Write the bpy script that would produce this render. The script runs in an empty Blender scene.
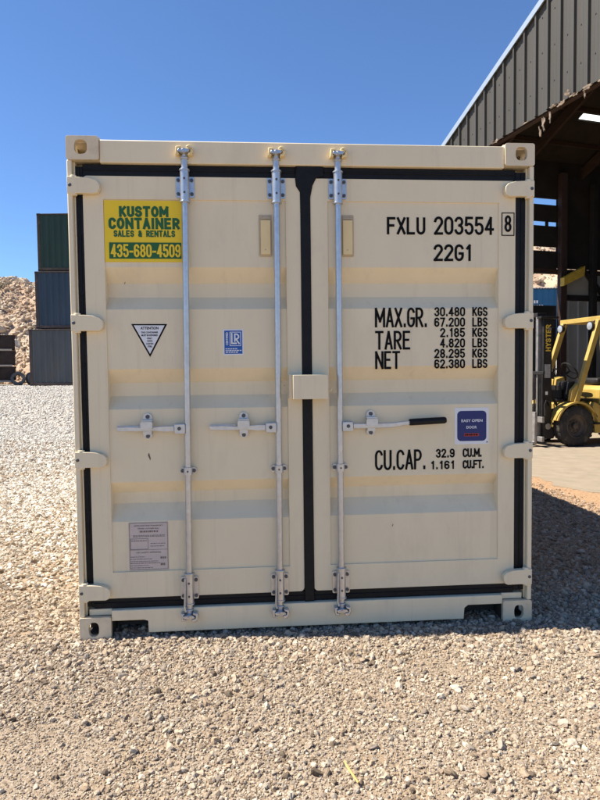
import bpy, bmesh, math, random
import numpy as np
from mathutils import Vector, Matrix, noise
from mathutils.geometry import tessellate_polygon

random.seed(7); rng = np.random.default_rng(11)
S = bpy.context.scene
COL = S.collection

# ------------------------------------------------------------------ camera
cam = bpy.data.cameras.new('Camera'); camo = bpy.data.objects.new('Camera', cam); COL.objects.link(camo)
cam.sensor_fit = 'VERTICAL'; cam.sensor_height = 32.0; cam.lens = 605.0 / 800.0 * 32.0
cam.clip_start = 0.05; cam.clip_end = 2000
R_ = Vector((0.99705952, -0.07577815, -0.01140121)); U_ = Vector((0.01491929, 0.04602334, 0.99882895)); F_ = Vector((0.07516468, 0.99606201, -0.04701857))
m = Matrix((R_, U_, -F_)).transposed().to_4x4(); m.translation = (-0.2911, -3.1775, 1.3917)
camo.matrix_world = m
S.camera = camo
S.render.resolution_x = 768; S.render.resolution_y = 1024

# ------------------------------------------------------------------ light
SUN = Vector((-1.73, 0.14, 2.59)).normalized()          # towards the sun
w = bpy.data.worlds.new('World'); S.world = w; w.use_nodes = True
nt = w.node_tree; nt.nodes.clear()
sky = nt.nodes.new('ShaderNodeTexSky'); sky.sky_type = 'NISHITA'; sky.sun_disc = False
sky.sun_elevation = math.asin(SUN.z); sky.sun_rotation = math.atan2(SUN.x, SUN.y)
sky.altitude = 1200; sky.air_density = 1.0; sky.dust_density = 0.0; sky.ozone_density = 10.0
bg = nt.nodes.new('ShaderNodeBackground'); bg.inputs['Strength'].default_value = 0.083
wo = nt.nodes.new('ShaderNodeOutputWorld')
nt.links.new(sky.outputs[0], bg.inputs[0]); nt.links.new(bg.outputs[0], wo.inputs[0])
sl = bpy.data.lights.new('Sun', 'SUN'); sl.energy = 4.6; sl.angle = math.radians(0.5); sl.color = (1.0, 0.93, 0.82)
so = bpy.data.objects.new('Sun', sl); COL.objects.link(so); so.location = SUN * 50
so.rotation_euler = (-SUN).to_track_quat('-Z', 'Y').to_euler()
S.view_settings.view_transform = 'Standard'; S.view_settings.look = 'None'
S.view_settings.gamma = 1.0; S.view_settings.use_curve_mapping = False
S.view_settings.exposure = 1.15
S.render.engine = 'CYCLES'
S.cycles.max_bounces = 8; S.cycles.diffuse_bounces = 5
S.cycles.use_denoising = True

# ------------------------------------------------------------------ materials
def mat(name, col, rough=0.6, metal=0.0, var=0.0, scale=8.0, stretch=(1, 1, 1), bump=0.0, bscale=60.0,
        dirt=None, dirt_amt=0.0, dscale=3.0, spec=0.4, rvar=0.0):
    M = bpy.data.materials.new(name); M.use_nodes = True
    n = M.node_tree; b = n.nodes['Principled BSDF']
    b.inputs['Roughness'].default_value = rough; b.inputs['Metallic'].default_value = metal
    b.inputs['Specular IOR Level'].default_value = spec
    b.inputs['Base Color'].default_value = (*col, 1)
    if var or dirt_amt or bump or rvar:
        tc = n.nodes.new('ShaderNodeTexCoord'); mp = n.nodes.new('ShaderNodeMapping'); mp.inputs['Scale'].default_value = stretch
        n.links.new(tc.outputs['Object'], mp.inputs[0])
    last = None
    if var:
        t = n.nodes.new('ShaderNodeTexNoise'); t.inputs['Scale'].default_value = scale; t.inputs['Detail'].default_value = 6
        n.links.new(mp.outputs[0], t.inputs['Vector'])
        r = n.nodes.new('ShaderNodeValToRGB')
        r.color_ramp.elements[0].position = 0.3; r.color_ramp.elements[1].position = 0.7
        r.color_ramp.elements[0].color = (*[c * (1 - var) for c in col], 1)
        r.color_ramp.elements[1].color = (*[min(1, c * (1 + var)) for c in col], 1)
        n.links.new(t.outputs['Fac'], r.inputs[0]); last = r.outputs[0]
    if dirt_amt:
        t = n.nodes.new('ShaderNodeTexNoise'); t.inputs['Scale'].default_value = dscale; t.inputs['Detail'].default_value = 9; t.inputs['Roughness'].default_value = 0.7
        n.links.new(mp.outputs[0], t.inputs['Vector'])
        r = n.nodes.new('ShaderNodeValToRGB'); r.color_ramp.elements[0].position = 0.52; r.color_ramp.elements[1].position = 0.75
        r.color_ramp.elements[0].color = (0, 0, 0, 1); r.color_ramp.elements[1].color = (dirt_amt,) * 3 + (1,)
        n.links.new(t.outputs['Fac'], r.inputs[0])
        mx = n.nodes.new('ShaderNodeMix'); mx.data_type = 'RGBA'
        n.links.new(r.outputs[0], mx.inputs['Factor'])
        if last: n.links.new(last, mx.inputs[6])
        else: mx.inputs[6].default_value = (*col, 1)
        mx.inputs[7].default_value = (*dirt, 1); last = mx.outputs[2]
    if last: n.links.new(last, b.inputs['Base Color'])
    if rvar:
        t = n.nodes.new('ShaderNodeTexNoise'); t.inputs['Scale'].default_value = 14; t.inputs['Detail'].default_value = 5
        n.links.new(mp.outputs[0], t.inputs['Vector'])
        mr = n.nodes.new('ShaderNodeMapRange'); mr.inputs['To Min'].default_value = max(0, rough - rvar); mr.inputs['To Max'].default_value = min(1, rough + rvar)
        n.links.new(t.outputs['Fac'], mr.inputs[0]); n.links.new(mr.outputs[0], b.inputs['Roughness'])
    if bump:
        t = n.nodes.new('ShaderNodeTexNoise'); t.inputs['Scale'].default_value = bscale; t.inputs['Detail'].default_value = 5
        n.links.new(mp.outputs[0], t.inputs['Vector'])
        bp = n.nodes.new('ShaderNodeBump'); bp.inputs['Strength'].default_value = bump; bp.inputs['Distance'].default_value = 0.01
        n.links.new(t.outputs['Fac'], bp.inputs['Height']); n.links.new(bp.outputs[0], b.inputs['Normal'])
    return M

BEIGE = (0.77, 0.655, 0.445)
M_beige = mat('beige_paint', BEIGE, 0.46, var=0.035, scale=2.2, bump=0.28, bscale=4.0, dirt=(0.34, 0.27, 0.19), dirt_amt=0.20, dscale=2.4, stretch=(1.6, 1.6, 0.7), rvar=0.12)
def add_streaks(M, col, amt):
    n = M.node_tree; b = n.nodes['Principled BSDF']; src = b.inputs['Base Color'].links[0].from_socket
    tc = n.nodes.new('ShaderNodeTexCoord'); mp = n.nodes.new('ShaderNodeMapping'); mp.inputs['Scale'].default_value = (13, 13, .55); n.links.new(tc.outputs['Object'], mp.inputs[0])
    t = n.nodes.new('ShaderNodeTexNoise'); t.inputs['Scale'].default_value = 1.6; t.inputs['Detail'].default_value = 7; t.inputs['Roughness'].default_value = .65; n.links.new(mp.outputs[0], t.inputs['Vector'])
    r = n.nodes.new('ShaderNodeValToRGB'); r.color_ramp.elements[0].position = .56; r.color_ramp.elements[1].position = .80; r.color_ramp.elements[0].color = (0, 0, 0, 1); r.color_ramp.elements[1].color = (amt,) * 3 + (1,); n.links.new(t.outputs['Fac'], r.inputs[0])
    mx = n.nodes.new('ShaderNodeMix'); mx.data_type = 'RGBA'; n.links.new(r.outputs[0], mx.inputs['Factor']); n.links.new(src, mx.inputs[6]); mx.inputs[7].default_value = (*col, 1)
    # pin-head rust specks, sparse
    v = n.nodes.new('ShaderNodeTexVoronoi'); v.inputs['Scale'].default_value = 9; n.links.new(tc.outputs['Object'], v.inputs['Vector'])
    sp = n.nodes.new('ShaderNodeSeparateColor'); n.links.new(v.outputs['Color'], sp.inputs[0])
    a = n.nodes.new('ShaderNodeMath'); a.operation = 'GREATER_THAN'; a.inputs[1].default_value = .80; n.links.new(sp.outputs[0], a.inputs[0])
    d = n.nodes.new('ShaderNodeMath'); d.operation = 'LESS_THAN'; d.inputs[1].default_value = .022; n.links.new(v.outputs['Distance'], d.inputs[0])
    mu = n.nodes.new('ShaderNodeMath'); mu.operation = 'MULTIPLY'; n.links.new(a.outputs[0], mu.inputs[0]); n.links.new(d.outputs[0], mu.inputs[1])
    m2 = n.nodes.new('ShaderNodeMix'); m2.data_type = 'RGBA'; n.links.new(mu.outputs[0], m2.inputs['Factor']); n.links.new(mx.outputs[2], m2.inputs[6]); m2.inputs[7].default_value = (.26, .15, .08, 1)
    n.links.new(m2.outputs[2], b.inputs['Base Color'])
add_streaks(M_beige, (.42, .33, .23), .30)
M_cream = mat('cream_paint', (0.78, 0.60, 0.30), 0.45, var=0.05)
M_casting = mat('casting_paint', (0.70, 0.585, 0.40), 0.55, var=0.06, scale=12, bump=0.25, bscale=45, dirt=(0.26, 0.16, 0.10), dirt_amt=0.35, dscale=7)
M_rubber = mat('black_rubber', (0.006, 0.006, 0.007), 0.55, spec=.25, var=0.3, scale=20, bump=0.3, bscale=30)
M_galv = mat('galvanised_steel', (0.54, 0.545, 0.55), 0.33, 0.75, var=0.08, scale=40, bump=0.08, bscale=80, rvar=0.12)
M_bolt = mat('bolt_steel', (0.10, 0.10, 0.11), 0.5, 0.6)
M_text = mat('black_marking', (0.008, 0.008, 0.008), 0.8, spec=.1)
M_yel = mat('sign_yellow', (0.85, 0.585, 0.015), 0.4, var=0.03)
M_grn = mat('sign_green', (0.015, 0.11, 0.025), 0.4)
M_white = mat('sticker_white', (0.74, 0.74, 0.74), 0.45)
M_navy = mat('sticker_navy', (0.012, 0.022, 0.13), 0.4)
M_blue = mat('sticker_blue', (0.012, 0.09, 0.36), 0.4)
M_red = mat('sticker_red', (0.38, 0.04, 0.03), 0.5)
M_plate = mat('data_plate_metal', (0.55, 0.47, 0.42), 0.5, 0.1, var=0.06, scale=30)
M_plate_ink = mat('plate_ink', (0.20, 0.15, 0.13), 0.6)
M_dark = mat('dark_interior', (0.03, 0.028, 0.025), 0.9)
M_tab_shade = mat('tab_recess_shade', (0.50, 0.41, 0.28), 0.5, var=0.08)  # cover plate surround, colour darkened for a shaded, recessed look
M_hole_shade = mat('hole_shade_steel', (0.035, 0.028, 0.022), 0.9, var=0.3)  # dark colour stands in for shade inside the bottom casting holes
M_scuff = mat('scuff_rust', (0.16, 0.11, 0.08), 0.8)

# ------------------------------------------------------------------ mesh helper
class MB:
    def __init__(s): s.v = []; s.f = []; s.m = []
    def add(s, vs, fs, mi=0):
        o = len(s.v); s.v += [tuple(v) for v in vs]; s.f += [tuple(i + o for i in f) for f in fs]; s.m += [mi] * len(fs); return s
    def box(s, x0, x1, y0, y1, z0, z1, mi=0, M=None):
        vs = [Vector((x, y, z)) for x in (x0, x1) for y in (y0, y1) for z in (z0, z1)]
        if M: vs = [M @ v for v in vs]
        return s.add(vs, [(0, 1, 3, 2), (4, 6, 7, 5), (0, 4, 5, 1), (2, 3, 7, 6), (0, 2, 6, 4), (1, 5, 7, 3)], mi)
    def bar(s, a, b, wx, wz, mi=0, up=(0, 0, 1)):
        a = Vector(a); b = Vector(b); d = (b - a); L = d.length; d.normalize()
        x = d.cross(Vector(up)).normalized(); z = x.cross(d)
        M = Matrix((x, d, z)).transposed().to_4x4(); M.translation = a
        return s.box(-wx / 2, wx / 2, 0, L, -wz / 2, wz / 2, mi, M)
    def prism(s, loops, d0, d1, mi=0, fn=None, caps=(1, 1)):
        """loops in (a,b); extruded d0..d1; fn(a,b,d)->xyz, default (a,d,b)"""
        fn = fn or (lambda a, b, d: (a, d, b))
        flat = [p for l in loops for p in l]; n = len(flat)
        tris = tessellate_polygon([[Vector((p[0], p[1], 0)) for p in l] for l in loops])
        vs = [fn(a, b, d0) for a, b in flat] + [fn(a, b, d1) for a, b in flat]
        fs = []
        if caps[0]: fs += [tuple(t) for t in tris]
        if caps[1]: fs += [tuple(i + n for i in t)[::-1] for t in tris]
        o = 0
        for l in loops:
            k = len(l)
            fs += [(o + i, o + (i + 1) % k, o + (i + 1) % k + n, o + i + n) for i in range(k)]
            o += k
        return s.add(vs, fs, mi)
    def cyl(s, a, b, r0, r1=None, n=16, mi=0, caps=True):
        r1 = r0 if r1 is None else r1
        a = Vector(a); b = Vector(b); d = (b - a).normalized()
        x = d.orthogonal().normalized(); y = d.cross(x)
        vs = []
        for c, r in ((a, r0), (b, r1)):
            vs += [c + (x * math.cos(t) + y * math.sin(t)) * r for t in [2 * math.pi * i / n for i in range(n)]]
        fs = [(i, (i + 1) % n, (i + 1) % n + n, i + n) for i in range(n)]
        if caps: fs += [tuple(range(n))[::-1], tuple(range(n, 2 * n))]
        return s.add(vs, fs, mi)
    def tube(s, pts, r, n=8, mi=0):
        pts = [Vector(p) for p in pts]; vs = []; k = len(pts)
        ref = None
        for i, p in enumerate(pts):
            d = (pts[min(i + 1, k - 1)] - pts[max(i - 1, 0)]).normalized()
            if ref is None: ref = d.orthogonal().normalized()
            x = (ref - d * ref.dot(d)).normalized(); ref = x; y = d.cross(x)
            rr = r[i] if isinstance(r, (list, tuple)) else r
            vs += [p + (x * math.cos(2 * math.pi * j / n) + y * math.sin(2 * math.pi * j / n)) * rr for j in range(n)]
        fs = [(i * n + j, i * n + (j + 1) % n, (i + 1) * n + (j + 1) % n, (i + 1) * n + j) for i in range(k - 1) for j in range(n)]
        fs += [tuple(range(n))[::-1], tuple(range((k - 1) * n, k * n))]
        return s.add(vs, fs, mi)
    def lathe(s, prof, c, axis='y', n=32, mi=0, closed=True):
        """prof: (radius, along axis)"""
        c = Vector(c); vs = []; k = len(prof)
        for i in range(n):
            t = 2 * math.pi * i / n; ca, sa = math.cos(t), math.sin(t)
            for r, h in prof:
                vs.append(c + Vector({'y': (r * ca, h, r * sa), 'z': (r * ca, r * sa, h), 'x': (h, r * ca, r * sa)}[axis]))
        kk = k if closed else k - 1
        fs = [(i * k + j, i * k + (j + 1) % k, ((i + 1) % n) * k + (j + 1) % k, ((i + 1) % n) * k + j) for i in range(n) for j in range(kk)]
        return s.add(vs, fs, mi)
    def build(s, name, mats, parent=None, bevel=0.0, smooth=35, seg=2):
        me = bpy.data.meshes.new(name); me.from_pydata(s.v, [], s.f)
        mats = mats if isinstance(mats, (list, tuple)) else [mats]
        for q in mats: me.materials.append(q)
        if len(mats) > 1: me.polygons.foreach_set('material_index', s.m)
        bm = bmesh.new(); bm.from_mesh(me); bmesh.ops.recalc_face_normals(bm, faces=bm.faces); bm.to_mesh(me); bm.free()
        if smooth:
            me.shade_smooth(); me.set_sharp_from_angle(angle=math.radians(smooth))
        o = bpy.data.objects.new(name, me); COL.objects.link(o)
        if parent: o.parent = parent
        if bevel:
            b = o.modifiers.new('Bevel', 'BEVEL'); b.width = bevel; b.segments = seg; b.limit_method = 'ANGLE'; b.angle_limit = math.radians(40)
            b.harden_normals = False
        return o

def tag(o, label, cat=None, group=None, kind=None):
    if label: o['label'] = label
    if cat: o['category'] = cat
    if group: o['group'] = group
    if kind: o['kind'] = kind
    return o
def thing(name, label, cat, loc=(0, 0, 0), rz=0.0, group=None):
    o = bpy.data.objects.new(name, None); COL.objects.link(o); o.location = loc; o.rotation_euler = (0, 0, rz); o.empty_display_size = 0.2
    return tag(o, label, cat, group)
def copy_tree(o, parent=None):
    c = o.copy(); COL.objects.link(c)
    if parent: c.parent = parent
    for ch in list(o.children): copy_tree(ch, c)
    return c
def rect(x0, x1, z0, z1): return [(x0, z0), (x1, z0), (x1, z1), (x0, z1)]
def rrect(x0, x1, z0, z1, r, n=5):
    out = []
    for cx, cz, a0 in ((x1 - r, z0 + r, -90), (x1 - r, z1 - r, 0), (x0 + r, z1 - r, 90), (x0 + r, z0 + r, 180)):
        for i in range(n + 1):
            a = math.radians(a0 + 90 * i / n); out.append((cx + r * math.cos(a), cz + r * math.sin(a)))
    return out

# ------------------------------------------------------------------ writing
def font_text(mb, body, x0, x1, z0, z1, y, mi=0, bold=0.0, fn=None):
    cu = bpy.data.curves.new('t', 'FONT'); cu.body = body; cu.offset = bold; cu.resolution_u = 3; cu.fill_mode = 'FRONT'
    ob = bpy.data.objects.new('t', cu); COL.objects.link(ob)
    dg = bpy.context.evaluated_depsgraph_get(); me = bpy.data.meshes.new_from_object(ob.evaluated_get(dg))
    vs = [v.co.copy() for v in me.vertices]; fs = [tuple(p.vertices) for p in me.polygons]
    bpy.data.objects.remove(ob); bpy.data.curves.remove(cu); bpy.data.meshes.remove(me)
    if not vs: return
    ax0 = min(v.x for v in vs); ax1 = max(v.x for v in vs); ay0 = min(v.y for v in vs); ay1 = max(v.y for v in vs)
    g = fn or (lambda a, b: (a, y, b))
    mb.add([g(x0 + (v.x - ax0) / (ax1 - ax0) * (x1 - x0), z0 + (v.y - ay0) / (ay1 - ay0) * (z1 - z0)) for v in vs], fs, mi)

def arc(cx, cy, rx, ry, a0, a1, n=7):
    return [(cx + rx * math.cos(math.radians(a0 + (a1 - a0) * i / n)), cy + ry * math.sin(math.radians(a0 + (a1 - a0) * i / n))) for i in range(n + 1)]
A = arc
# glyphs of a rounded condensed stencil face in a box 0.5 wide and 1 high; strokes are centre lines
GL = {
 'F': [[(0, 0), (0, 1), (.48, 1)], [(0, .52), (.4, .52)]],
 'X': [[(0, 0), (.5, 1)], [(0, 1), (.5, 0)]],
 'L': [[(0, 1), (0, 0), (.46, 0)]],
 'U': [[(0, 1)] + A(.25, .25, .25, .25, 180, 360, 10) + [(.5, 1)]],
 '0': [A(.25, .72, .25, .28, 0, 180, 10) + A(.25, .28, .25, .28, 180, 360, 10) + [(.5, .72)]],
 '1': [[(.08, .8), (.25, 1), (.25, 0)]],
 '2': [A(.25, .74, .25, .26, 170, -25, 10) + [(0, 0), (.5, 0)]],
 '3': [A(.25, .755, .24, .245, 165, -80, 10) + A(.25, .265, .25, .265, 80, -165, 10)],
 '4': [[(.36, 0), (.36, 1), (0, .28), (.52, .28)]],
 '5': [[(.46, 1), (.05, 1), (.02, .56)] + A(.25, .33, .25, .29, 130, -10, 8) + A(.25, .28, .25, .28, -10, -165, 7)],
 '6': [A(.25, .72, .25, .28, 20, 180, 9) + A(.25, .28, .25, .28, 180, 540, 18)],
 '7': [[(0, 1), (.5, 1), (.16, 0)]],
 '8': [A(.25, .76, .22, .24, -90, 270, 18) + A(.25, .26, .25, .26, 90, -270, 18)],
 '9': [A(.25, .28, .25, .28, 200, 360, 9) + A(.25, .72, .25, .28, 0, 360, 18)],
 'G': [A(.25, .72, .25, .28, 20, 180, 9) + A(.25, .28, .25, .28, 180, 360, 9) + [(.5, .45), (.28, .45)]],
 'M': [[(0, 0), (0, 1), (.35, .28), (.7, 1), (.7, 0)]],
 'A': [[(0, 0), (.26, 1), (.52, 0)], [(.09, .3), (.43, .3)]],
 'R': [[(0, 0), (0, 1)] + A(.24, .74, .25, .26, 90, -90, 9) + [(0, .48)], [(.2, .48), (.5, 0)]],
 'T': [[(0, 1), (.54, 1)], [(.27, 1), (.27, 0)]],
 'E': [[(.46, 1), (0, 1), (0, 0), (.46, 0)], [(0, .52), (.38, .52)]],
 'N': [[(0, 0), (0, 1), (.58, 0), (.58, 1)]],
 'K': [[(0, 0), (0, 1)], [(.48, 1), (.02, .42)], [(.16, .55), (.5, 0)]],
 'S': [A(.25, .75, .24, .25, 20, 270, 11) + A(.25, .25, .25, .25, 90, -160, 11)],
 'B': [[(0, 0), (0, 1)] + A(.22, .76, .25, .24, 90, -90, 9) + [(0, .52)], [(.2, .52)] + A(.24, .26, .26, .26, 90, -90, 9) + [(0, 0)]],
 'C': [A(.25, .72, .25, .28, 20, 180, 9) + A(.25, .28, .25, .28, 180, 340, 9)],
 'P': [[(0, 0), (0, 1)] + A(.24, .74, .25, .26, 90, -90, 9) + [(0, .48)]],
 'Y': [[(0, 1), (.26, .45), (.52, 1)], [(.26, .45), (.26, 0)]],
 'H': [[(0, 0), (0, 1)], [(.5, 0), (.5, 1)], [(0, .52), (.5, .52)]],
 '.': [[(.06, .0), (.06, .1)]],
 'O': [A(.27, .5, .27, .5, 90, 450, 26)],
 'I': [[(.05, 0), (.05, 1)]], '-': [[(0, .42), (.3, .42)]],
 '&': [[(.56, 0), (.1, .72)] + A(.25, .8, .16, .2, 190, -20, 8) + [(.08, .36)] + A(.24, .22, .22, .22, 150, 330, 8) + [(.54, .5)]],
}
def gw(c): return {'M': .7, 'O': .54, 'I': .1, '-': .3, '&': .56, '.': .12, '1': .34, ' ': .42, 'A': .52, 'N': .58, 'T': .54}.get(c, .5)
LAYER = [0]
def ribbon(mb, pts, t, y, mi, g, ext=True):
    P = [Vector((p[0], p[1])) for p in pts]
    Q = [P[0]]
    for p in P[1:]:
        if (p - Q[-1]).length > 1e-5: Q.append(p)
    for i in range(1, len(Q) - 1):       # sharp corners: two strokes butted together
        if (Q[i] - Q[i - 1]).normalized().dot((Q[i + 1] - Q[i]).normalized()) < .45:
            ribbon(mb, Q[:i + 1], t, y, mi, g); ribbon(mb, Q[i:], t, y, mi, g); return
    P = Q; n = len(P); vs = []
    LAYER[0] = (LAYER[0] + 1) % 4; yy = y - 0.0002 * LAYER[0]
    for i in range(n):
        d0 = (P[i] - P[i - 1]).normalized() if i else None
        d1 = (P[i + 1] - P[i]).normalized() if i < n - 1 else None
        c = P[i].copy()
        if d0 is None: nn = Vector((-d1.y, d1.x)); k = 1; c -= d1 * t * .45 if ext else d1 * 0
        elif d1 is None: nn = Vector((-d0.y, d0.x)); k = 1; c += d0 * t * .45 if ext else d0 * 0
        else:
            n0 = Vector((-d0.y, d0.x)); n1 = Vector((-d1.y, d1.x)); nn = (n0 + n1).normalized(); k = min(2.2, 1 / max(.3, nn.dot(n0)))
        vs += [c + nn * t / 2 * k, c - nn * t / 2 * k]
    mb.add([g(v.x, v.y, yy - 3e-5 * (i // 2)) for i, v in enumerate(vs)], [(2 * i, 2 * i + 1, 2 * i + 3, 2 * i + 2) for i in range(n - 1)], mi)
def stroke_text(mb, body, x0, x1, z0, z1, t, y, mi=0, gap=.2, g=None):
    g = g or (lambda a, b, d: (a, d, b))
    W = sum(gw(c) for c in body) + gap * (len(body) - 1)
    sx = (x1 - x0 - t) / W; sz = (z1 - z0 - t); x = x0 + t / 2
    for c in body:
        for st in GL.get(c, []):
            ribbon(mb, [(x + p[0] * sx, z0 + t / 2 + p[1] * sz) for p in st], t, y, mi, g)
        x += (gw(c) + gap) * sx

# ------------------------------------------------------------------ ground
def sst(t): t = min(1, max(0, t)); return t * t * (3 - 2 * t)
def gz(x, y):
    z = 0.85 * sst((y - 4) / 21) * sst((-x - 1.2) / 5)
    z += 2.44 * sst((y - 14.5) / 7) * sst((x - 1) / 5)
    return z
def ground_mat():
    M = bpy.data.materials.new('gravel_ground'); M.use_nodes = True; n = M.node_tree; b = n.nodes['Principled BSDF']
    b.inputs['Roughness'].default_value = 0.95; b.inputs['Specular IOR Level'].default_value = 0.15
    tc = n.nodes.new('ShaderNodeTexCoord')
    v = n.nodes.new('ShaderNodeTexVoronoi'); v.inputs['Scale'].default_value = 120; n.links.new(tc.outputs['Object'], v.inputs['Vector'])
    hs = n.nodes.new('ShaderNodeSeparateColor'); n.links.new(v.outputs['Color'], hs.inputs[0])
    r = n.nodes.new('ShaderNodeValToRGB'); e = r.color_ramp.elements
    e[0].color = (0.20, 0.15, 0.105, 1); e[1].color = (0.38, 0.315, 0.24, 1)
    q = e.new(0.5); q.color = (0.29, 0.225, 0.16, 1)
    n.links.new(hs.outputs[0], r.inputs[0])
    nz = n.nodes.new('ShaderNodeTexNoise'); nz.inputs['Scale'].default_value = 1.7; nz.inputs['Detail'].default_value = 8; n.links.new(tc.outputs['Object'], nz.inputs['Vector'])
    rr = n.nodes.new('ShaderNodeValToRGB'); rr.color_ramp.elements[0].position = .47; rr.color_ramp.elements[1].position = .60
    n.links.new(nz.outputs['Fac'], rr.inputs[0])
    mx = n.nodes.new('ShaderNodeMix'); mx.data_type = 'RGBA'; n.links.new(rr.outputs[0], mx.inputs['Factor'])
    n.links.new(r.outputs[0], mx.inputs[6])
    n2 = n.nodes.new('ShaderNodeTexNoise'); n2.inputs['Scale'].default_value = 160; n2.inputs['Detail'].default_value = 6; n.links.new(tc.outputs['Object'], n2.inputs['Vector'])
    r2 = n.nodes.new('ShaderNodeValToRGB'); r2.color_ramp.elements[0].position = .3; r2.color_ramp.elements[1].position = .7
    r2.color_ramp.elements[0].color = (0.23, 0.17, 0.112, 1); r2.color_ramp.elements[1].color = (0.36, 0.275, 0.185, 1)
    n.links.new(n2.outputs['Fac'], r2.inputs[0]); n.links.new(r2.outputs[0], mx.inputs[7])
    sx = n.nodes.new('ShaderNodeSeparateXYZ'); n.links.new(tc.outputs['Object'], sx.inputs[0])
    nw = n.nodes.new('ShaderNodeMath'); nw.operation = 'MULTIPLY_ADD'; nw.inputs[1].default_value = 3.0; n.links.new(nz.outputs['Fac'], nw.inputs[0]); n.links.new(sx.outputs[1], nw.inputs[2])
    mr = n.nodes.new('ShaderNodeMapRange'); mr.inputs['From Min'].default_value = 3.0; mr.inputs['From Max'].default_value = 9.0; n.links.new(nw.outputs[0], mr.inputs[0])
    m2 = n.nodes.new('ShaderNodeMix'); m2.data_type = 'RGBA'; n.links.new(mr.outputs[0], m2.inputs['Factor']); n.links.new(mx.outputs[2], m2.inputs[6]); m2.inputs[7].default_value = (.40, .355, .30, 1)  # ground colour paled with distance, imitating glare on the far yard
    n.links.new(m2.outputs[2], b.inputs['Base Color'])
    ad = n.nodes.new('ShaderNodeMath'); ad.operation = 'ADD'
    n.links.new(v.outputs['Distance'], ad.inputs[0]); n.links.new(n2.outputs['Fac'], ad.inputs[1])
    bp = n.nodes.new('ShaderNodeBump'); bp.inputs['Strength'].default_value = 0.55; bp.inputs['Distance'].default_value = 0.006; bp.invert = False
    n.links.new(ad.outputs[0], bp.inputs['Height']); n.links.new(bp.outputs[0], b.inputs['Normal'])
    return M
def axis(lo, hi, near, step, far): 
    a = list(np.arange(near[0], near[1] + 1e-6, step)); x, s = near[1], step
    while x < hi: s *= far; x += s; a.append(x)
    x, s = near[0], step
    while x > lo: s *= far; x -= s; a.insert(0, x)
    return a
xs = axis(-500, 500, (-14, 12), .5, 1.25); ys = axis(-200, 700, (-4, 30), .5, 1.25)
mb = MB(); mb.v = [(x, y, gz(x, y)) for y in ys for x in xs]; nx = len(xs)
mb.f = [(j * nx + i, j * nx + i + 1, (j + 1) * nx + i + 1, (j + 1) * nx + i) for j in range(len(ys) - 1) for i in range(nx - 1)]; mb.m = [0] * len(mb.f)
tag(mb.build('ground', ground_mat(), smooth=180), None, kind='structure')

# verge of orange dirt and the pale hard pad by the shed
def edge_strip(pts, jit, step, seed):
    out = []; r = random.Random(seed)
    for (a, b) in zip(pts[:-1], pts[1:]):
        a = Vector(a); b = Vector(b); k = max(1, int((b - a).length / step)); nrm = Vector((-(b - a).y, (b - a).x)).normalized()
        for i in range(k):
            p = a.lerp(b, i / k)
            d = noise.fractal(Vector((p.x * 2.2, p.y * 2.2, seed)), 1.0, 2.0, 5) * jit
            out.append(tuple(p + nrm * d))
    out.append(tuple(pts[-1])); return out
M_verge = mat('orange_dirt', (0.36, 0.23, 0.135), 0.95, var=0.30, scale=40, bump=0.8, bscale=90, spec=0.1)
M_pad = mat('dusty_pad', (0.28, 0.23, 0.17), 0.9, var=0.10, scale=5, bump=0.25, bscale=60, dirt=(0.30, 0.23, 0.16), dirt_amt=0.5, dscale=1.1, spec=0.2)
far = [(26, -6), (26, 14.2), (2.0, 14.2)]
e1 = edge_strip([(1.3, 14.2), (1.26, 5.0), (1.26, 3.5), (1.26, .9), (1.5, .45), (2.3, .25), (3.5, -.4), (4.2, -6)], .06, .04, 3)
e2 = edge_strip([(2.5, 14.2), (3.12, 5.0), (3.3, 3.9), (3.52, 2.6), (4.0, -1.0), (4.8, -6)], .20, .04, 9)
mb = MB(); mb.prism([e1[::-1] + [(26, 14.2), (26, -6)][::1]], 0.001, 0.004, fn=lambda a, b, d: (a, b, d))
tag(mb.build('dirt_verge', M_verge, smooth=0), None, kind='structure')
mb = MB(); mb.prism([e2[::-1] + [(25.9, 14.1), (25.9, -5.9)]], 0.0045, 0.009, fn=lambda a, b, d: (a, b, d))
tag(mb.build('concrete_pad', M_pad, smooth=0), None, kind='structure')

# ------------------------------------------------------------------ rubble hill
def hillz(x, y):
    y0 = 32.5 + 1.2 * math.sin(x * .21); top = 8.6 + 2.8 * sst((x + 4) / 12) + .25 * math.sin(x * .9)
    t = (y - y0) / 13.0
    z = top * min(1, max(0, t)) ** .85 if t > 0 else t * 2
    z += .10 * max(0, y - y0 - 13) * .5
    if t > 0:
        k = min(1, t * 5)
        z += k * 0.9 * noise.fractal(Vector((x * .22, y * .22, 3)), 1.0, 2.0, 4)
        z += k * 0.8 * (noise.cell(Vector((x * .9, y * .9, 1))) * .3) * .6
        z += k * 0.30 * noise.fractal(Vector((x * 1.1, y * 1.1, 8)), .8, 2.0, 3)
    return gz(x, y) * (1 if t < 0 else max(0, 1 - t)) + z - .15
hx = np.arange(-46, 46, .4); hy = np.arange(31, 62, .36); mb = MB()
mb.v = [(x, y, hillz(x, y)) for y in hy for x in hx]; nx = len(hx)
mb.f = [(j * nx + i, j * nx + i + 1, (j + 1) * nx + i + 1, (j + 1) * nx + i) for j in range(len(hy) - 1) for i in range(nx - 1)]; mb.m = [0] * len(mb.f)
M_hill = mat('hill_rubble', (0.42, 0.31, 0.215), 0.95, var=0.35, scale=.55, bump=0.6, bscale=4, dirt=(0.40, 0.22, 0.14), dirt_amt=.8, dscale=.22, spec=.1)
tag(mb.build('hill', M_hill, smooth=30), None, kind='structure')

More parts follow.
